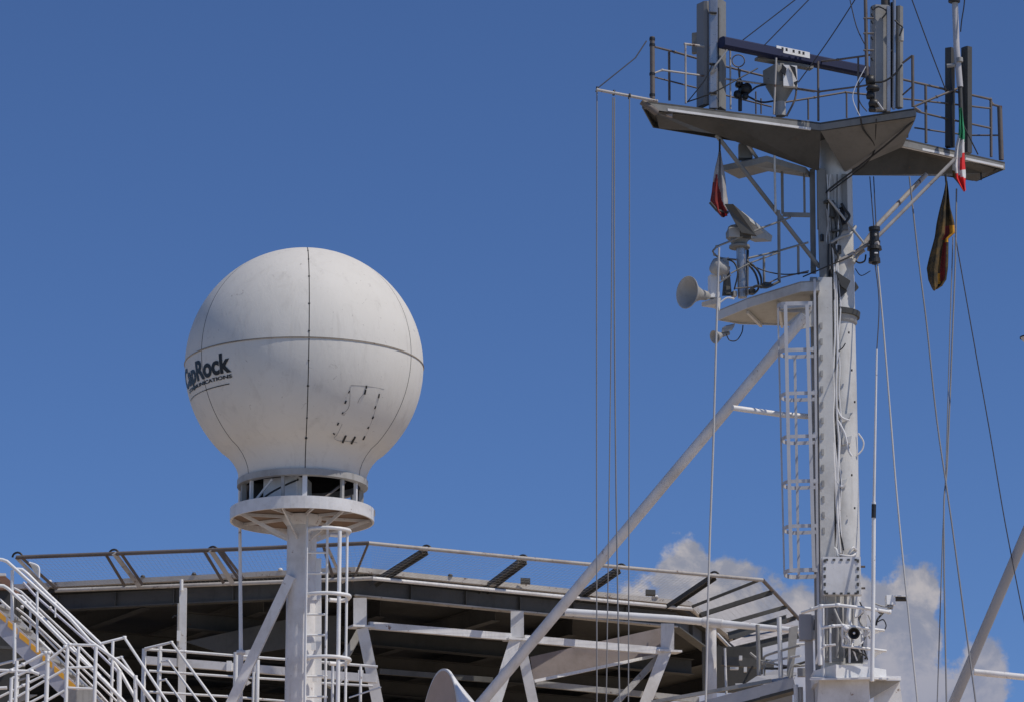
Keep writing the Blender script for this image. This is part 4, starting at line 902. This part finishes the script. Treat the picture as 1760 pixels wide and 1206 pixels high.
# lit landing under the right corner
ug = thing('net_tray', 'perforated grey net tray at the right corner of the helideck in sunlight', 'tray', P(1300, 1110, 73))
MB().prism([P(1254, 1104, 72.6), P(1270, 1118, 72.4), P(1340, 1100, 72.9), P(1372, 1076, 74.2), P(1336, 1072, 74.8)], dz * .02).build('tray_plate', paint('tray_grey', (.5, .47, .46), (.2, .18, .17), .8, .6, .2, sc=3.5), ug)
for q_ in (((1252, 1092, 73), (1352, 1062, 73.8)), ((1266, 1116, 72.4), (1372, 1090, 73))):
    MB().chan(P(*q_[0]), P(*q_[1]), .1, M(13, 73)).build('tray_beam', DARKP, ug)
tpart('tray_rail', WHITE, ug, [(1233, 1088, 72.2), (1252, 1108, 72.3), (1262, 1117, 72.3), (1269, 1117, 72.4)], 4, 6)

# ------------------------------------------------------------------ helideck support frame
sf = thing('helideck_support', 'white portal frame with splayed legs holding up the front of the helideck', 'support frame', drop(P(889, 1200, 73)))
Yh = lambda x: 71.75 + (74.6 - 71.75) * (x - 619) / (1147 - 619)
def bpx(x0, y0, x1, y1, w, name='beam', mat=WHITE, dy=0, down=False, d=None, up=(0, -1, 0)):
    a, b = P(x0, y0, Yh(x0) + dy), P(x1, y1, Yh(x1) + dy)
    if down: b = ext(a, b)
    MB().beam(a, b, M(w, a.y), M(w, a.y) * .8 if d is None else d, up=up).build(name, mat, sf)
bpx(619, 1028, 619, 1078, 22, 'post'); bpx(623, 1079, 649, 1206, 19, 'leg', down=True)
bpx(889, 1051, 889, 1096, 22, 'post'); bpx(886, 1097, 852, 1206, 19, 'leg', down=True); bpx(893, 1097, 916, 1206, 17, 'leg', down=True)
bpx(1147, 1072, 1147, 1117, 22, 'post'); bpx(1144, 1119, 1110, 1206, 19, 'leg', down=True); bpx(1136, 1124, 1060, 1206, 10, 'leg', GREY, .3, down=True)
bpx(634, 1074, 877, 1094, 12, 'cross_beam'); bpx(901, 1097, 1134, 1118, 12, 'cross_beam')
for x, y in ((622, 1077), (889, 1099), (1147, 1119)): bpx(x - 20, y - 1, x + 20, y + 1, 3.5, 'flange_plate', d=.3)
bpx(652, 1153, 846, 1168, 9, 'lower_beam', GIRD, 1.2); bpx(919, 1174, 1200, 1202, 10, 'lower_beam', GREY, .8)
bpx(918, 1170, 1136, 1124, 5, 'brace', WHITE, .3)
MB().prism([P(1136, 1078, 74.9), P(911, 1128, 74.5), P(917, 1168, 74.5), P(1134, 1122, 74.9)], Vector((.02, .05, 0))).build('gusset_web', BROWN, sf)
bpx(618, 1085, 565, 1180, 12, 'brace', GREY, .5)
bpx(560, 1060, 560, 1206, 40, 'rear_column', GIRD, 2.2, down=True)
MB().prism([P(318, 1102, 73.5), P(500, 1062, 73.5), P(500, 1112, 73.5), P(400, 1128, 73.5)], Vector((0, .06, 0))).build('gusset_web', GIRD, sf)
MB().tube([P(1222, 1078, 71.2), drop(P(1222, 1200, 71.2))], M(18, 71) / 2, 16).build('round_post', WHITE, sf)
MB().lathe(P(1222, 1084, 71.2), (0, 0, 1), [(0, 0), (M(14, 71), .1), (M(14, 71), .14), (0, .14)], 18).build('post_cap', WHITE, sf)
gp = thing('crane_pipe', 'thick white horizontal pipe running right beneath the helideck edge', 'pipe', P(1200, 1064, 71))
MB().tube([P(972, 1051, 71.6), P(1160, 1063, 71.1), P(1210, 1068, 71.0)], M(13, 71) / 2, 16).build('pipe', WHITEC, gp)
MB().tube([P(1240, 1071, 70.9), P(1374, 1083, 70.4)], M(13, 71) / 2, 16, r2=M(9, 71) / 2).build('pipe', WHITEC, gp)
MB().tube([P(1208, 1067.5, 71.0), P(1242, 1071.5, 70.9)], M(16, 71) / 2, 16).build('pipe_joint', WHITE, gp)
tp2 = thing('steel_post', 'white square post with small fittings left of the radome pedestal in front of the helideck', 'post', drop(P(314, 1200, 71)))
MB().beam(P(315, 1010, 70.2), drop(P(314, 1206, 70.2)), M(12, 70), .12, up=(0, -1, 0)).build('post', WHITE, tp2)
tpart('rod', WHITEC, tp2, [(312, 995, 70.1), (312, 1014, 70.1)], 6, 8); tpart('conduit', GREY, tp2, [(306, 1036, 70.1), (305, 1145, 70.1)], 3, 6)
MB().box(P(307, 1092, 70.05), (.03, 0, 0), (0, .03, 0), (0, 0, .1)).build('switch', WHITEC, tp2)
tpart('hook', BLACK, tp2, [(296, 1039, 70.1), (301, 1036, 70.1), (306, 1038, 70.1)], 2.4, 6); tpart('hook', BLACK, tp2, [(296, 1061, 70.1), (300, 1057, 70.1), (306, 1059, 70.1)], 2.4, 6)

# ------------------------------------------------------------------ walkway left/centre with railings
YS = 2.0
wk = thing('walkway_beam', 'long white box beam behind the railings below the helideck', 'beam', P(370, 1140, 69))
MB().beam(P(250, 1134, 69.4), P(404, 1146, 69.3), .12, M(14, 69)).build('beam', WHITE, wk); MB().beam(P(404, 1146, 69.3), P(648, 1166, 69.2), .12, M(14, 69)).build('beam', WHITE, wk)
for x, y in ((394, 1144), (442, 1148), (620, 1160)): MB().box(P(x, y, 69.2), (.05, 0, 0), (0, .05, 0), (0, 0, .1)).build('bolt_plate', WHITEC, wk)
YS = 2.6
wr = thing('walkway_railing', 'three bar white railing along the walkway left of the pedestal column', 'railing', drop(P(400, 1200, 67)))
rails(wr, [([(250, 1115, 66.9), (318, 1119, 67), (404, 1126, 67), (499, 1133, 67)], 5), ([(256, 1152, 66.9), (400, 1162, 67), (499, 1168, 67)], 4.5), ([(252, 1188, 66.9), (390, 1196, 67), (499, 1205, 67)], 4.5)], WHITEC)
for x, yt, w in ((248, 1114, 8), (275, 1110, 8), (406, 1120, 9), (443, 1133, 7), (436, 1154, 5)):
    a = P(x, yt, 66.95); MB().tube([a, drop(a)], M(w, 67) / 2, 8).build('post', WHITEC, wr)
rails(wr, [([(249, 1114, 66.9), (295, 1103, 66.6), (371, 1207, 66.2)], 4.6), ([(278, 1136, 66.9), (290, 1135, 66.6), (343, 1207, 66.2)], 4), ([(274, 1169, 66.9), (285, 1167, 66.6), (314, 1207, 66.2)], 4)], WHITEC)
MB().box(P(419, 1126, 67.4), (.13, 0, .02), (0, .06, 0), (0, 0, .09)).build('lamp_box', WHITE, wr)
MB().prism([P(404, 1160, 67.1), P(420, 1163, 67.1), P(432, 1172, 67.1), P(424, 1177, 67.1)], Vector((0, .05, 0))).build('bracket', WHITE, wr)
YS = 0.0
wr2 = thing('walkway_railing', 'short white railing end right of the pedestal ladder', 'railing', drop(P(610, 1200, 67)))
rails(wr2, [([(552, 1137, 67), (649, 1145, 67)], 5), ([(552, 1173, 67), (641, 1178, 67)], 4.5), ([(600, 1198, 66.6), (655, 1180, 66.8)], 3)], WHITEC)
for x in (572, 620): a = P(x, 1141, 67); MB().tube([a, drop(a)], M(5, 67) / 2, 8).build('post', WHITEC, wr2)
tpart('hook', WHITE, wr2, [(598, 1172, 66.9), (594, 1166, 66.9), (586, 1170, 66.9), (582, 1178, 66.9)], 3, 6, sm=4)

# ------------------------------------------------------------------ stairs bottom left
YS = -4.0
st = thing('steep_stair', 'steep white stair with yellow edged treads descending right at the left edge', 'stair', drop(P(80, 1200, 66.5)))
s0, s1 = P(-40, 1030, 66.0), P(142, 1208, 65.6)
MB().beam(s0, ext(s0, s1), .03, M(29, 66), up=(0, 0, 1)).build('stringer', paint('stringer_paint', (.55, .55, .6), (.33, .33, .36), .4, .5, .06), st)
off = Vector((.25, .85, 0))
MB().beam(s0 + off, ext(s0 + off, s1 + off), .03, M(24, 66), up=(0, 0, 1)).build('stringer', WHITE, st)
dS = (ext(s0, s1) - s0); nS = int(abs(dS.z) / .2)
for i in range(nS):
    p = s0 + dS * (i + .5) / nS + off * .5 + dz * .07
    MB().box(p, Vector((.13, 0, 0)), off * .47, dz * .02).build('tread', GREY, st)
    MB().box(p + Vector((.0, 0, .07)) - off * .49, Vector((.16, 0, -.13)), off * .03, dz * .05).build('nosing', YEL, st)
sr = thing('stair_railing', 'bundle of parallel white handrails descending with the steep stair', 'railing', drop(P(150, 1200, 66)))
def run(L, w=5.4, m_=WHITEC, Y=None):
    pts = line(L); pts[-1] = pts[-1] if pts[-1].z > 12.2 else pts[-1]
    MB().tube(pts, M(w, 66) / 2, 8).build('handrail', m_, sr)
run([(-30, 958, 65.4), (4, 961, 65.4), (12, 964, 65.4), (31, 981, 65.4), (119, 1061, 65.3), (154, 1100, 65.3), (200, 1134, 65.2), (232, 1164, 65.2), (270, 1214, 65.1)])
run([(26, 977, 66.4), (38, 978, 66.4), (48, 986, 66.4), (80, 1018, 66.4), (174, 1107, 66.2), (206, 1152, 66.1), (240, 1212, 66.0)])
run([(-20, 1004, 65.4), (6, 1006, 65.4), (14, 1011, 65.4), (60, 1053, 65.3), (114, 1107, 65.3), (166, 1157, 65.2), (220, 1212, 65.1)])
run([(28, 1021, 66.4), (38, 1024, 66.4), (118, 1104, 66.2), (206, 1196, 66.1), (218, 1210, 66)], 4.6)
run([(-20, 1022, 65.6), (0, 1030, 65.6), (18, 1046, 65.6)], 4)
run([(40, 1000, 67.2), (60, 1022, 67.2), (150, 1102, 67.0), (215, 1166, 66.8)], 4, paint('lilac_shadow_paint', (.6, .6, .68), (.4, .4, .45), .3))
run([(24, 1010, 66.8), (36, 1016, 66.8), (130, 1104, 66.6), (196, 1170, 66.5)], 4, WHITE)
run([(28, 1044, 65.9), (44, 1056, 65.9), (180, 1184, 65.7), (206, 1210, 65.7)], 3.6, WHITE)
run([(36, 1058, 65.9), (60, 1076, 65.9), (170, 1190, 65.7), (190, 1212, 65.7)], 3.6, WHITE)
run([(66, 1098, 66.3), (120, 1150, 66.3), (180, 1212, 66.2)], 4, WHITEC)
for (x, yt, yb, Y, w) in ((21, 979, 1066, 65.45, 6), (25, 1070, 1140, 65.4, 6), (64, 1016, 1120, 65.35, 4.6), (52, 1032, 1080, 66.4, 4), (205, 1152, 1206, 65.2, 8), (233, 1160, 1208, 65.2, 7), (95, 1040, 1060, 66.3, 3)):
    tpart('post', WHITEC, sr, [(x, yt, Y), (x, yb, Y)], w, 8)
for (x, y) in ((43, 1035), (86, 1044), (71, 1062), (95, 1036), (38, 1042)): MB().lathe(P(x, y, 66.2), (0, -1, 0), [(0, .03), (.03, .02), (.035, 0), (.03, -.03)], 8).build('clamp', WHITE, sr)
tpart('hoop', WHITEC, sr, [(50, 966, 66.6), (62, 970, 66.6), (67, 976, 66.6), (67, 992, 66.6)], 3.4, 8, sm=4)
MB().prism([P(51, 967, 66.7), P(64, 971, 66.7), P(66, 990, 66.7), P(58, 982, 66.7)], Vector((0, .03, 0))).build('panel', GREY, sr)
lr = thing('landing_railing', 'white landing railing crossing in front of the steep stair', 'railing', drop(P(140, 1200, 64.8)))
YL = 64.8
rails(lr, [([(21, 1165, YL), (82, 1135, YL), (112, 1111, YL), (120, 1107, YL), (166, 1108.5, YL)], 5.2), ([(-5, 1162, YL), (40, 1141, YL), (78, 1121, YL), (84, 1121, YL), (84, 1126, YL)], 5.2),
           ([(-5, 1199, YL), (40, 1177, YL), (79, 1158, YL)], 4.6), ([(14, 1206, YL), (82, 1166, YL), (112, 1149, YL)], 4.6), ([(114, 1146.5, YL), (164, 1146, YL)], 4.4), ([(117, 1181, YL), (160, 1183, YL)], 4.4),
           ([(45, 1210, YL), (80, 1192, YL)], 4.6), ([(72, 1208, YL), (112, 1185, YL)], 4.6), ([(-5, 1151, YL), (20, 1152, YL), (54, 1153, YL), (67, 1158, YL)], 6),
           ([(174, 1105, 65.9), (214, 1095, 65.9), (290, 1210, 65.4)], 5), ([(187, 1133, 65.9), (209, 1129, 65.9), (263, 1210, 65.4)], 4.6), ([(-5, 1142, 66), (47, 1129, 66)], 5), ([(-5, 1182, 64.7), (12, 1181, 64.7)], 6)], WHITEC)
for x, yt, w, Y in ((82, 1124, 7, YL), (116, 1110, 6, YL), (135, 1110, 5, YL + .4), (165, 1111, 6, YL), (194, 1101, 5, 65.8), (29, 1135, 6, YL), (20, 1164, 6, YL), (48, 1158, 6, YL), (31, 1163, 4, YL + .3)):
    a = P(x, yt, Y); MB().tube([a, drop(a)], M(w, 65) / 2, 8).build('post', WHITEC, lr)
MB().prism([P(22, 1168, YL + .02), P(67, 1158, YL + .02), P(50, 1164, YL + .02), P(24, 1172, YL + .02)], Vector((0, .05, 0))).build('gusset', GREY, lr)
MB().prism([P(30, 1192, YL + .1), P(64, 1193, YL + .1), P(48, 1200, YL + .1), P(30, 1206, YL + .1)], Vector((0, .05, 0))).build('gusset', GREY, lr)
MB().prism([P(117, 1184, 65), P(160, 1185, 65), P(162, 1250, 65), P(117, 1250, 65)], Vector((0, .05, 0))).build('kick_panel', GREY, lr)
YS = 0.0
lb = thing('deck_edge_block', 'rust brown rimmed deck structure at the far left edge behind the stair', 'deck block', drop(P(0, 1100, 71)))
MB().prism([P(-80, 990, 71.5), P(8, 988, 71.5), P(17, 996, 71.5), P(18, 1012, 71.5), P(-80, 1012, 71.5)], Vector((0, 2, 0))).build('rim', paint('rust_rim', (.25, .14, .1), (.12, .07, .05), .5, .7, .3), lb)
MB().prism([P(-80, 1012.5, 71.6), P(20, 1012.5, 71.6), P(22, 1300, 71.6), P(-80, 1300, 71.6)], Vector((0, 2, 0))).build('wall', UNDER, lb)
MB().beam(P(-60, 987, 71.4), P(10, 987, 71.4), .1, .05).build('edge', WHITE, lb)
MB().beam(P(-60, 1108, 71.4), P(32, 1114, 71.4), .1, .06).build('edge', GIRD, lb)

# ------------------------------------------------------------------ vent cowl bottom centre
cw = thing('vent_cowl', 'large white cone shaped cowl rising at the bottom edge left of the stay tube', 'cowl', drop(P(765, 1200, 66)))
ce = P(753, 1272, 68.5); ax = Vector((-.955, -.29, .03)).normalized(); rr_ = M(120, 68.5)
MB().lathe(ce, ax, [(rr_ * .97, 0), (rr_, .0), (rr_, -.05), (rr_ * .86, -.22), (rr_ * .45, -.8), (rr_ * .12, -1.2), (0, -1.22)], 72).build('cone', WHITEC, cw)
MB().lathe(ce, ax, [(rr_ * .97, .002), (rr_ * .8, -.06), (rr_ * .5, -.14), (0, -.2)], 72).build('dish_face', paint('cowl_face', (.50, .40, .35), (.40, .32, .27), .5, .5), cw)
MB().tube([ce - ax * .6, drop(ce - ax * .6)], .2, 16).build('neck', WHITE, cw)

# ------------------------------------------------------------------ right hand walkway
rw = thing('mast_walkway', 'grey sloping walkway with stanchions leading up right to the mast foot', 'walkway', drop(P(1300, 1200, 66)))
def rb(x0, y0, Y0, x1, y1, Y1, w, d, name, mat): MB().beam(P(x0, y0, Y0), P(x1, y1, Y1), d, M(w, 66)).build(name, mat, rw)
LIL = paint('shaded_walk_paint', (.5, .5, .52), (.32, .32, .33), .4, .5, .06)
rb(1120, 1206, 66.8, 1326, 1169, 66.2, 6, .06, 'upper_rail', GREY)
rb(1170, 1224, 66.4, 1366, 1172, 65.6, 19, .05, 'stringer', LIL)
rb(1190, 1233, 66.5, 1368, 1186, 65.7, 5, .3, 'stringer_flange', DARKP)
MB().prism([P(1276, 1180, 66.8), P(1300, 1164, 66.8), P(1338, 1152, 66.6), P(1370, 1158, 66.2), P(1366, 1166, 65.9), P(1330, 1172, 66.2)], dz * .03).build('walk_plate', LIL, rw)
MB().prism([P(1258, 1206, 67.5), P(1362, 1178, 67.2), P(1362, 1260, 67.2), P(1258, 1260, 67.5)], Vector((0, .1, 0))).build('side_web', paint('web_grey', (.3, .28, .26), (.18, .17, .15), .5), rw)
for (x, yt, yb, Y, w, m_) in ((1302, 1073, 1160, 66.3, 7, GREY), (1339, 1060, 1164, 66.0, 8, WHITEC), (1246, 1113, 1192, 66.8, 4, WHITE), (1313.5, 1130, 1160, 66.4, 4, GREY), (1368, 1176, 1230, 65.3, 8, WHITEC), (1376, 1180, 1230, 65.3, 8, GREY)):
    MB().tube([P(x, yt, Y), P(x + 3 * (yb - yt) / 100, yb, Y)], M(w, 66) / 2, 8).build('stanchion', m_, rw)
MB().hexa([P(1352, 1161, 65.9), P(1363, 1162, 65.9), P(1363, 1161, 66.1), P(1352, 1160, 66.1), P(1356, 1078, 65.9), P(1372, 1074, 65.9), P(1372, 1074, 66.1), P(1356, 1078, 66.1)]).build('bent_plate', GREY, rw)
for L in ([(1313, 1132, 66.4), (1316, 1126, 66.3), (1340, 1118, 66), (1375, 1108, 65.7)], [(1316, 1138, 66.4), (1352, 1130, 66), (1376, 1126, 65.7)], [(1362, 1130, 66), (1364, 1110, 66), (1368, 1107, 66), (1384, 1106, 66)], [(1308, 1135, 66.3), (1352, 1144, 66), (1390, 1142, 66)], [(1316, 1148, 66.3), (1348, 1147, 66), (1386, 1136, 66)],
          [(1357, 1164, 65.6), (1360, 1148, 65.6), (1366, 1142, 65.6), (1376, 1144, 65.6)], [(1278, 1174, 66.9), (1288, 1154, 66.9), (1294, 1144, 66.9)], [(1289, 1121, 67), (1300, 1130, 67), (1312, 1140, 67)]):
    tpart('pipe', (BLACK if L[0][0] == 1278 else random.choice([GREY, WHITE, DARKP, WHITE])), rw, L, 4.2, 6, sm=3)
for (x, y, w, h) in ((1262, 1148, 14, 4), (1281, 1150, 5, 8), (1273, 1130, 5, 7), (1270, 1176, 12, 4), (1378, 1155, 14, 14)):
    MB().box(P(x, y, 66.6 if x < 1300 else 65.4), (M(w, 66) / 2, 0, 0), (0, .05, 0), (0, 0, M(h, 66) / 2)).build('fitting', WHITE if x < 1300 else GREY, rw)
for x, y in ((1311, 1198), (1318, 1196), (1352, 1188), (1358, 1190)):
    MB().lathe(P(x, y, 66.0), (0, 0, 1), [(0, 0), (.05, .01), (.06, .05), (0, .06)], 10).build('lamp', WHITEC, rw)
MB().box(P(1259, 1150, 72), (.6, 0, 0), (0, .1, 0), (0, 0, .45)).build('dark_locker', UNDER, rw)
MB().beam(P(1240, 1135, 71), P(1330, 1142, 71), .15, M(15, 71)).build('far_beam', GIRD, rw)
sb_ = thing('switch_box', 'tall grey switch box on a post left of the mast foot', 'box', drop(P(1390, 1206, 64.6)))
MB().box(P(1384, 1078, 64.6), (M(10, 65), 0, 0), (0, .1, 0), (0, 0, M(21.5, 65))).build('box_body', paint('box_grey', (.42, .42, .44), (.3, .3, .32), .3), sb_)
MB().box(P(1399, 1078, 64.66), (M(4.6, 65), 0, 0), (0, .09, 0), (0, 0, M(20, 65))).build('side_cover', WHITEC, sb_)
MB().tube([P(1400, 1064, 64.55), P(1399, 1082, 64.55)], .012, 6).build('handle', BLACK, sb_)
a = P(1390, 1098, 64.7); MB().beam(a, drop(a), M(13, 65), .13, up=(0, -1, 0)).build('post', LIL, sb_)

# ------------------------------------------------------------------ neighbouring mast leg at the right edge
rt = thing('tripod_leg', 'thick grey sloping tube with a side strut at the right edge', 'mast leg', drop(P(1640, 1206, 63)))
a_, b_ = P(1800, 830, 62.6), P(1639.5, 1206, 64.2)
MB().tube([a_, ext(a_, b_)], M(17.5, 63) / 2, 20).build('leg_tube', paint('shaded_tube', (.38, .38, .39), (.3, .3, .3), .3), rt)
MB().tube([P(1674, 1154, 64.0), P(1800, 1167, 64.0)], M(11, 63) / 2, 14).build('side_strut', WHITE, rt)
lt = thing('edge_fitting', 'tip of a small pale fitting peeking in at the right edge', 'lamp', P(1768, 583, 63))
MB().lathe(P(1772, 580, 63), (0, 0, -1), [(.19, 0), (.15, .06), (.08, .1), (0, .12)], 24).build('shade', GALV, lt)  # unidentified small thing at the edge, given a hanging cup shape
MB().lathe(P(1772, 580, 63), (0, 0, 1), [(.2, -.015), (.2, .01), (.05, .05), (0, .05)], 24).build('rim', BLACK, lt)
MB().tube([P(1772, 576, 63), P(1772, 430, 63)], .015, 6).build('cord', ROPE, lt)

# ------------------------------------------------------------------ ropes and wires
def rope(label, L, w, mat, name='halyard', cat='rope', grp=None, sm=4):
    pts = line(L)
    if L[-1][1] >= 1200: pts[-1] = ext(pts[-2], pts[-1])
    if sm: pts = smooth(pts, sm)
    o = MB().tube(pts, M(w, 64) / 2, 6).build(name, mat, None, label, cat, grp, loc=pts[-1]); return o
SY = A.y - .5
rope('outermost rope hanging from the left tip of the signal spar', [(1026, 156, SY), (1025.5, 500, SY), (1025.5, 900, SY), (1026, 1206, SY)], 2.4, ROPE)
rope('dark twin rope under the middle of the signal spar, bending left low down', [(1053, 168, SY), (1051, 500, SY), (1047, 850, SY), (1042, 1206, SY)], 2.2, ROPE)
rope('lighter twin rope under the middle of the signal spar, bending right low down', [(1056, 168, SY + .05), (1056, 500, SY), (1059, 850, SY), (1065, 1206, SY)], 2.8, ROPE)
rope('rope hanging from the inner part of the signal spar nearest the platform', [(1082, 168, SY), (1081.5, 700, SY), (1080, 1206, SY)], 2.2, ROPE)
rope('pale rope dropping from the halfway mast platform past the foghorn', [(1236, 426, 63.3), (1232, 548, 63.3), (1226, 760, 63.2), (1219, 960, 63.1), (1213, 1206, 62.9)], 4, LROPE)
W1 = [(1495, 304, 64.4), (1502, 392, 64.3)]
rope('short dark wire from the right arm down to the navigation lamp, left of two', W1, 2, DROPE, 'wire', 'wire', sm=0)
rope('short dark wire from the right arm down to the navigation lamp, right of two', [(1501.5, 304, 64.5), (1506, 392, 64.3)], 2, DROPE, 'wire', 'wire', sm=0)
rope('long pale wire from the navigation lamp down past the hooded camera', [(1508, 454, 64.2), (1518, 560, 64.0), (1531, 720, 63.6), (1546, 900, 63.1), (1577, 1206, 62.4)], 3.2, LROPE, 'wire', 'wire')
rope('dark wire from the navigation lamp down to the whip aerial tip', [(1504, 454, 64.2), (1511, 520, 63.6), (1507, 602, 62.95)], 1.8, DROPE, 'wire', 'wire')
rope('wire from under the right arm slanting down right, left of the dark flag', [(1563, 304, 64.8), (1578, 440, 64.5), (1593, 560, 64), (1610, 720, 63.6), (1636, 900, 63), (1677, 1206, 62.3)], 3, ROPE, 'wire', 'wire')
rope('halyard falling straight below the green white red flag', [(1644, 325, 64.7), (1642, 450, 64.4), (1636, 600, 64), (1628, 800, 63.4), (1622, 900, 63), (1627, 1206, 62.3)], 3, ROPE)
rope('halyard falling below the black red yellow flag', [(1638, 408, 64.6), (1633, 560, 64.1), (1626, 800, 63.4), (1620, 930, 63), (1611, 1206, 62.4)], 2.2, ROPE)
rope('wire slanting from the black red yellow flag far down to the right edge', [(1642, 406, 64.7), (1669, 560, 64.2), (1701, 740, 63.8), (1728, 900, 63.2), (1764, 1084, 62.7)], 2, DROPE, 'wire', 'wire')
rope('aerial wire rising right from behind the left antenna panels', [(1259, 83, 63), (1372, -4, 63)], 2, DROPE, 'wire', 'wire', sm=0)
rope('aerial wire rising right from above the middle of the navy scanner', [(1314, 78, 63), (1394, -4, 63)], 2, DROPE, 'wire', 'wire', sm=0)
rope('aerial wire rising steeply from the platform left of the central antenna', [(1372, 142, 63.3), (1410, 90, 63.2), (1440, 46, 63.1), (1472, -4, 63)], 2, DROPE, 'wire', 'wire')
rope('wire sloping down right to the rusted pole of the central antenna', [(1460, -4, 63), (1472, 46, 62.9), (1487, 78, 62.8)], 2, DROPE, 'wire', 'wire')
rope('wire from above sloping down to the right antenna slabs', [(1566, -4, 64.4), (1596, 78, 64.6), (1625, 154, 64.9)], 2.2, DROPE, 'wire', 'wire')
rope('loose black cable draped under the central arm of the mast top', [(1479, 203, 62.9), (1484, 224, 63.2), (1504, 252, 63.6), (1490, 280, 64), (1466, 300, 64.2), (1426, 330, 64.2)], 3, BLACK, 'cable', 'cable')
rope('straight black cable crossing the central arm keel of the mast top', [(1506, 205, 62.9), (1504, 252, 63.6)], 2, BLACK, 'cable', 'cable', sm=0)
rope('twin black cable following the central arm edge to the column', [(1570, 208, 62.8), (1530, 244, 63.3), (1490, 276, 63.9), (1430, 322, 64.1), (1420, 332, 64.1)], 3.4, BLACK, 'cable', 'cable')

# ------------------------------------------------------------------ flags
def flag(label, rows, Y, mats, fn, depth=.09, folds=5, ncol=22, hoist=None):
    fr_ = thing('flag', label, 'flag', P(rows[-1][1], rows[-1][0], Y))
    m_ = MB(); rr = []
    for i in range(len(rows) - 1):
        for k_ in range(5):
            t = k_ / 5; rr.append(tuple(rows[i][j] + (rows[i + 1][j] - rows[i][j]) * t for j in range(3)))
    rr.append(rows[-1]); n2 = ncol * 2; rings = []
    for i, (y, xl, xr) in enumerate(rr):
        b = len(m_.v); v = i / (len(rr) - 1)
        for j in range(n2):
            u = j / ncol if j < ncol else 2 - j / ncol
            side = 1 if j < ncol else -1
            fold = math.sin(u * math.pi * folds + v * 2.2 + math.sin(v * 5) * .7) * depth * .55
            yy = Y + fold - side * depth * .5 * math.sin(math.pi * min(max(u, .03), .97)) 
            m_.v.append(P(xl + (xr - xl) * u + math.sin(v * 17 + u * 9) * .5, y + math.sin(u * 5) * 1.2, yy))
        rings.append(b)
    for i in range(len(rr) - 1):
        for j in range(n2):
            k_ = (j + 1) % n2; u = (j + .5) / ncol if j < ncol else 2 - (j + .5) / ncol
            m_.face([rings[i] + j, rings[i] + k_, rings[i + 1] + k_, rings[i + 1] + j], True, fn(u, i / (len(rr) - 1)))
    m_.build('cloth', mats, fr_)
    if hoist: tpart('toggle', BLACK, fr_, hoist, 4, 6)
    return fr_
flag('limp white and dark red flag hanging left of the mast above the small radar', [(258, 1235.5, 1238.5), (285, 1230, 1243), (320, 1224, 1248), (345, 1221, 1251), (360, 1227, 1251), (373, 1240, 1250)], 63.3,
     [C_GREYW, C_MAROON, C_RED, C_BLACK], lambda u, v: (0 if v + .3 * (1 - u) < .66 - .18 * math.sin(u * 5) else (2 if u > .72 and v > .9 else 1)) if not (u < .12 and v > .7) else 3, folds=4, hoist=[(1237, 240, 63.3), (1237, 262, 63.3)])
flag('green white and red flag hanging on the right antenna pole', [(186, 1648.5, 1653), (205, 1648, 1656), (228, 1648, 1658), (250, 1642, 1658), (285, 1637, 1659), (305, 1638, 1660), (318, 1648, 1660), (329, 1656, 1660)], 64.65,
     [C_GREEN, C_WHITE, C_RED, C_BLACK], lambda u, v: 0 if v < .30 + .08 * u else (3 if u < .2 and v > .6 else (2 if v > .60 + .14 * u or (.46 + .1 * (1 - u) < v < .62 and u > .55) else 1)), folds=4)
flag('dark black red and yellow flag hanging limp below the right arm of the mast', [(312, 1625.5, 1628), (330, 1622, 1631), (360, 1615, 1634), (385, 1610, 1640), (402, 1607, 1641.5), (412, 1605, 1631), (440, 1598, 1630), (462, 1593, 1629), (482, 1595, 1627), (493, 1600, 1620), (499, 1604, 1610)], 64.5,
     [C_BLACK, C_MAROON, C_YEL, C_WHITE], lambda u, v: 2 if (u > .72 and .30 < v < .52) else (1 if (.62 < u < .85 and .5 < v < .82) or (.5 < u < .72 and .3 < v < .5) else (2 if .55 < u < .66 and .72 < v < .85 else 0)), depth=.14, folds=3.3, hoist=[(1625, 300, 64.5), (1626.5, 316, 64.5)])

# ------------------------------------------------------------------ groups of things of one kind
GR = {'platform_railing': 'railings round the mast platforms', 'sector_antenna': 'antenna clusters on the mast top', 'radar_scanner': 'radar scanners on the mast',
      'loudspeaker': 'loudspeakers by the halfway mast platform', 'halyard': 'ropes hanging from the mast', 'wire': 'thin wires rigged to the mast', 'flag': 'limp flags hanging on the mast',
      'caged_ladder': 'caged ladders', 'walkway_railing': 'railings along the walkway', 'cable': 'loose cables under the mast top'}
for o in list(COL.objects):
    if o.parent is None and 'category' in o and 'group' not in o:
        g_ = GR.get(o.name.split('.')[0])
        if g_: o['group'] = g_
